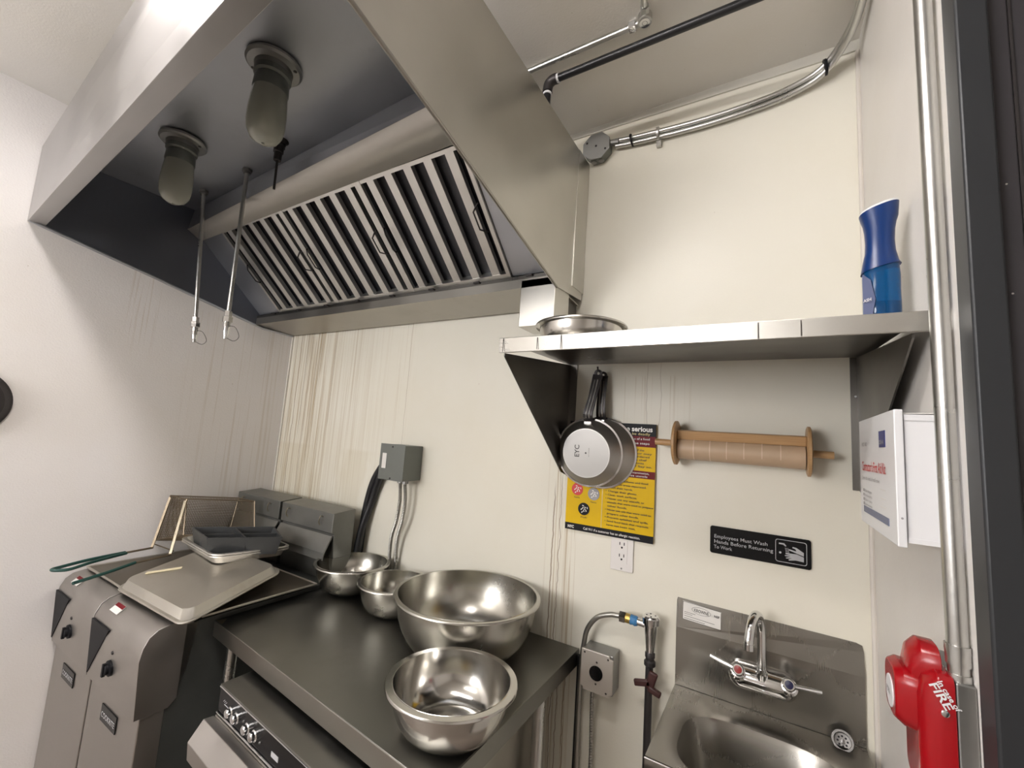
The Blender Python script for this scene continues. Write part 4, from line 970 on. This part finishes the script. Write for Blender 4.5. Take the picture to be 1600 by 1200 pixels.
part('body', MB().box((-.494, 1.336, .845), (-.398, 1.398, .955)), m_zinc, gb, smooth=False, bevel=.002)
cp = [(-.446+x, .8995+z) for x, z in ((-.047, .055), (.036, .055), (.047, .044), (.052, -.044), (.040, -.057), (-.034, -.057), (-.049, -.044))]
cp = [(-.446+x, .899+z) for x, z in ((-.049, .057), (.038, .057), (.040, .049), (.049, .047), (.049, -.047), (.041, -.050), (.040, -.057), (-.040, -.057), (-.041, -.049), (-.049, -.047))]
part('cover_plate', MB().prism([(x, 1.329, z) for x, z in cp], (0, .006, 0)), m_plate, gb, smooth=False, bevel=.0015)
part('socket', MB().lathe((-.447, 1.329, .898), [(.001, .0015), (.018, .0015), (.0205, .0025), (.0205, 0)], (0, -1, 0), 32), m_blackg, gb, label='round black socket')
for x, z in ((-.485, .947), (-.412, .945), (-.446, .928), (-.447, .868), (-.415, .852)): part('screw', MB().lathe((x, 1.329, z), [(.003, 0), (.002, .0015)], (0, -1, 0), 10), m_iron, gb)
flexc([(-.468, 1.366, .848), (-.468, 1.368, .75), (-.466, 1.37, .62), (-.468, 1.37, .4)], 'flexible metal conduit dropping from the round socket box', .0062, group=None, step=.004)

# ------------------------------------------------------------ sink
sk_ = thing('hand_sink', (-.02, 1.4, .75), 'small stainless steel wall mounted hand sink', 'sink')
sxa, sxb = -.236, .190
part('backsplash', MB().prism([(sxa, 1.392, .912), (sxb, 1.392, .912), (sxb, 1.392, 1.068), (sxa, 1.392, 1.068)], (0, .003, 0)), m_sink, sk_, smooth=False)
part('backsplash_top', MB().prism([(sxa, 1.391, 1.068), (sxb, 1.391, 1.068), (sxb, 1.397, 1.122), (sxb-.003, 1.397, 1.136), (sxb-.015, 1.397, 1.140), (sxa+.002, 1.397, 1.147), (sxa, 1.397, 1.14)], (0, .0025, 0)), m_sink, sk_, smooth=False)
# deck with basin (superellipse hole)
cxs, cys = -.022, 1.185
def se(wx, wy, z, n=48, p=3.2, dx=0, dy=0):
    P = []
    for i in range(n):
        a = 2*math.pi*i/n; c, s_ = math.cos(a), math.sin(a)
        P.append(V(cxs+dx+wx*math.copysign(abs(c)**(2/p), c), cys+dy+wy*math.copysign(abs(s_)**(2/p), s_), z))
    return P
def rectloop(n=48):
    P = []
    for i in range(n):
        a = 2*math.pi*i/n; c, s_ = math.cos(a), math.sin(a); k = 1/max(abs(c), abs(s_))
        P.append(V((sxa+sxb)/2+c*k*(sxb-sxa)/2, 1.2175+s_*k*.1725, .9125))
    return P
rl_ = rectloop()
lp = [[V(q.x, q.y, .868) for q in rl_], rl_, [lerp(a, b, .10) for a, b in zip(rl_, se(.17, .142, .9125))], se(.178, .145, .909), se(.166, .128, .905), se(.160, .122, .893), se(.150, .112, .84), se(.13, .095, .79), se(.08, .06, .775), se(.02, .02, .772)]
n = 48; m = MB()
for l_ in lp: m.v += l_
for i in range(len(lp)-1):
    for k in range(n): k2 = (k+1) % n; m.f.append((i*n+k, i*n+k2, (i+1)*n+k2, (i+1)*n+k))
m.f.append(tuple((len(lp)-1)*n+k for k in range(n)))
bas = part('basin', m, m_sink, sk_, ang=40)
s_ = bas.modifiers.new('solid', 'SOLIDIFY'); s_.thickness = .0015; s_.offset = -1
part('front_edge', MB().tube([(sxa, 1.045, .9125), (sxb, 1.045, .9125)], .003, 8), m_chrome, sk_)
part('drain', MB().lathe((cxs, cys, .7725), [(.001, .001), (.02, .001), (.024, .003), (.026, .0)], n=24), m_chrome, sk_)
dc = V(.146, 1.352, .9145); dax = V(0, -.30, 1).normalized()
dc = V(.142, 1.366, .925); dax = V(-.1, -.85, .5).normalized()
so = part('strainer', MB().lathe(dc, [(.017, .003), (.021, .003), (.022, 0), (.019, -.002), (.017, -.010), (.001, -.011), (.001, -.009), (.0155, -.008)], dax, 32, closed=True), m_chromed, sk_, label='round metal strainer')
hl = MB()
a_ = dax.orthogonal().normalized(); b_ = dax.cross(a_)
for k in range(8): an = k*math.pi/4; hl.lathe(dc+dax*-.0082+(a_*math.cos(an)+b_*math.sin(an))*.0095, [(.0022, 0), (.0022, .0005)], dax, 8)
part('strainer_hole', hl, m_black, so)
part('strainer_post', MB().lathe(dc, [(.004, -.009), (.004, -.001), (.001, 0)], dax, 12), m_chromed, so)
# maker's plate sticker
ls = part('maker_label', MB().prism([(-.219, 1.3900, 1.094), (-.119, 1.3905, 1.090), (-.119, 1.3955, 1.134), (-.219, 1.3955, 1.142)], (0, -.0008, 0)), m_sticker, sk_, label='white maker label', smooth=False)
rl3 = V(1, 0, -.06).normalized(); ul3 = V(0, .11, 1).normalized(); nl3 = V(0, -1, .11).normalized()
lt = MB(); lo = V(-.219, 1.3895, 1.094)
def lp_(x, y): return lo+rl3*x+ul3*y
text(lt, 'KROWNE', lp_(.030, .028), rl3, ul3, nl3, .012, .01, width=.038); text(lt, 'NSF', lp_(.082, .029), rl3, ul3, nl3, .008, .03)
el = [(.049+.025*math.cos(a), .0325+.0095*math.sin(a)) for a in [2*math.pi*i/32 for i in range(32)]]
el2 = [(.049+.0242*math.cos(a), .0325+.0088*math.sin(a)) for a in [2*math.pi*i/32 for i in range(32)]]
lt.add([lp_(x, y)+nl3*.0006 for x, y in el]+[lp_(x, y)+nl3*.0006 for x, y in el2], [(i, (i+1) % 32, 32+(i+1) % 32, 32+i) for i in range(32)])
for yy_, ww in ((.020, .03), (.0155, .022), (.010, .08), (.004, .055)):
    lt.flat([[(.004, yy_), (.004+ww, yy_), (.004+ww, yy_+.0010), (.004, yy_+.0010)]], lo+nl3*.0005, rl3, ul3, nl3, .0001)
for (x0_, y0_, x1_, y1_) in ((0, 0, .1, .0008), (0, .0465, .1, .0473), (0, 0, .0008, .047), (.0992, 0, .1, .045)):
    lt.flat([[(x0_, y0_), (x1_, y0_), (x1_, y1_), (x0_, y1_)]], lo+nl3*.0005, rl3, ul3, nl3, .0001)
part('label_print', lt, m_ink, ls, smooth=False)

# ------------------------------------------------------------ faucet
fc = thing('faucet', (-.02, 1.39, .995), 'chrome two handle faucet mounted on the sink backsplash', 'faucet')
fy = 1.391
bs = MB().prism([(-.022+x, fy, .995+z) for x, z in rrect(.154, .064, .030, 8)], (0, -.008, 0))
bs2 = MB(); lo_ = []
for (w_, h_, y) in ((.154, .064, fy-.008), (.150, .060, fy-.016), (.136, .044, fy-.030), (.112, .028, fy-.038)):
    lo_.append([V(-.022+x, y, .995+z) for x, z in rrect(w_, h_, h_*.45, 8)])
n = len(lo_[0])
for l_ in lo_: bs2.v += l_
for i in range(3):
    for k in range(n): k2 = (k+1) % n; bs2.f.append((i*n+k, i*n+k2, (i+1)*n+k2, (i+1)*n+k))
bs2.f.append(tuple(3*n+k for k in range(n)))
bs.add(bs2.v, bs2.f)
part('base', bs, m_chrome, fc, ang=50)
for sx_, hx, cap, nm in ((-1, -.074, m_btn, 'red'), (1, .036, m_btnb, 'blue')):
    c0 = V(hx, fy-.022, 1.004)
    dv = V(0, -.75, .62).normalized()
    dv = V(0, -.86, .5).normalized()
    part('valve_stem', MB().lathe(c0, [(.021, -.004), (.020, .010), (.014, .014), (.014, .020), (.0165, .022), (.0165, .032), (.011, .034)], dv, 28), m_chrome, fc)
    c1 = c0+dv*.034
    tip = c1+V(sx_*.066, .006, .014 if sx_ < 0 else .004); 
    lv = MB().lathe(c1, [(.013, -.004), (.014, .008), (.012, .012), (.001, .012)], dv, 24)
    lv.tube([c1+dv*.004, lerp(c1, tip, .25)+dv*.003, tip], [.0075, .006, .0052], 12)
    lv_o = part('lever_handle', lv, m_chrome, fc)
    part('cap_button', MB().lathe(c1, [(.009, .012), (.009, .0145), (.001, .0155)], dv, 20), cap, lv_o, label=nm+' round cap')
sb = V(-.022, fy-.026, 1.008)
part('spout_collar', MB().tube([sb, sb+V(0, -.004, .016), sb+V(0, -.004, .016), sb+V(0, -.005, .026)], [.014, .014, .0115, .0115], 20), m_chrome, fc)
sp_ = smoothpath([sb+V(0, -.004, .016), sb+V(0, -.006, .08), sb+V(-.001, -.008, .125), sb+V(-.006, -.022, .155), sb+V(-.014, -.050, .164), sb+V(-.021, -.078, .148), sb+V(-.025, -.090, .120), sb+V(-.026, -.092, .105)], 8)
part('spout', MB().tube(sp_, .0105, 20), m_chrome, fc)
part('aerator', MB().tube([sp_[-1]+V(0, 0, .004), sp_[-1]+V(0, 0, -.010)], .0115, 20), m_chrome, fc)

# ------------------------------------------------------------ dark round pan hanging on the left wall
c = V(XL+.035, .283, 1.567)
pn = thing('round_dark_pan', c, 'round black pan hanging on the left wall at the picture edge', 'frying pan')
part('body', MB().lathe(c, [(.001, 0), (.085, 0), (.095, .004), (.112, .026), (.118, .027), (.118, .031), (.110, .031), (.090, .010), (.001, .008)], (-1, 0, 0), 56), m_iron, pn, ang=30)
part('bottom_disc', MB().lathe(c, [(.001, .0012), (.080, .0012), (.080, 0)], (1, 0, 0), 48), m_pipeb, pn)
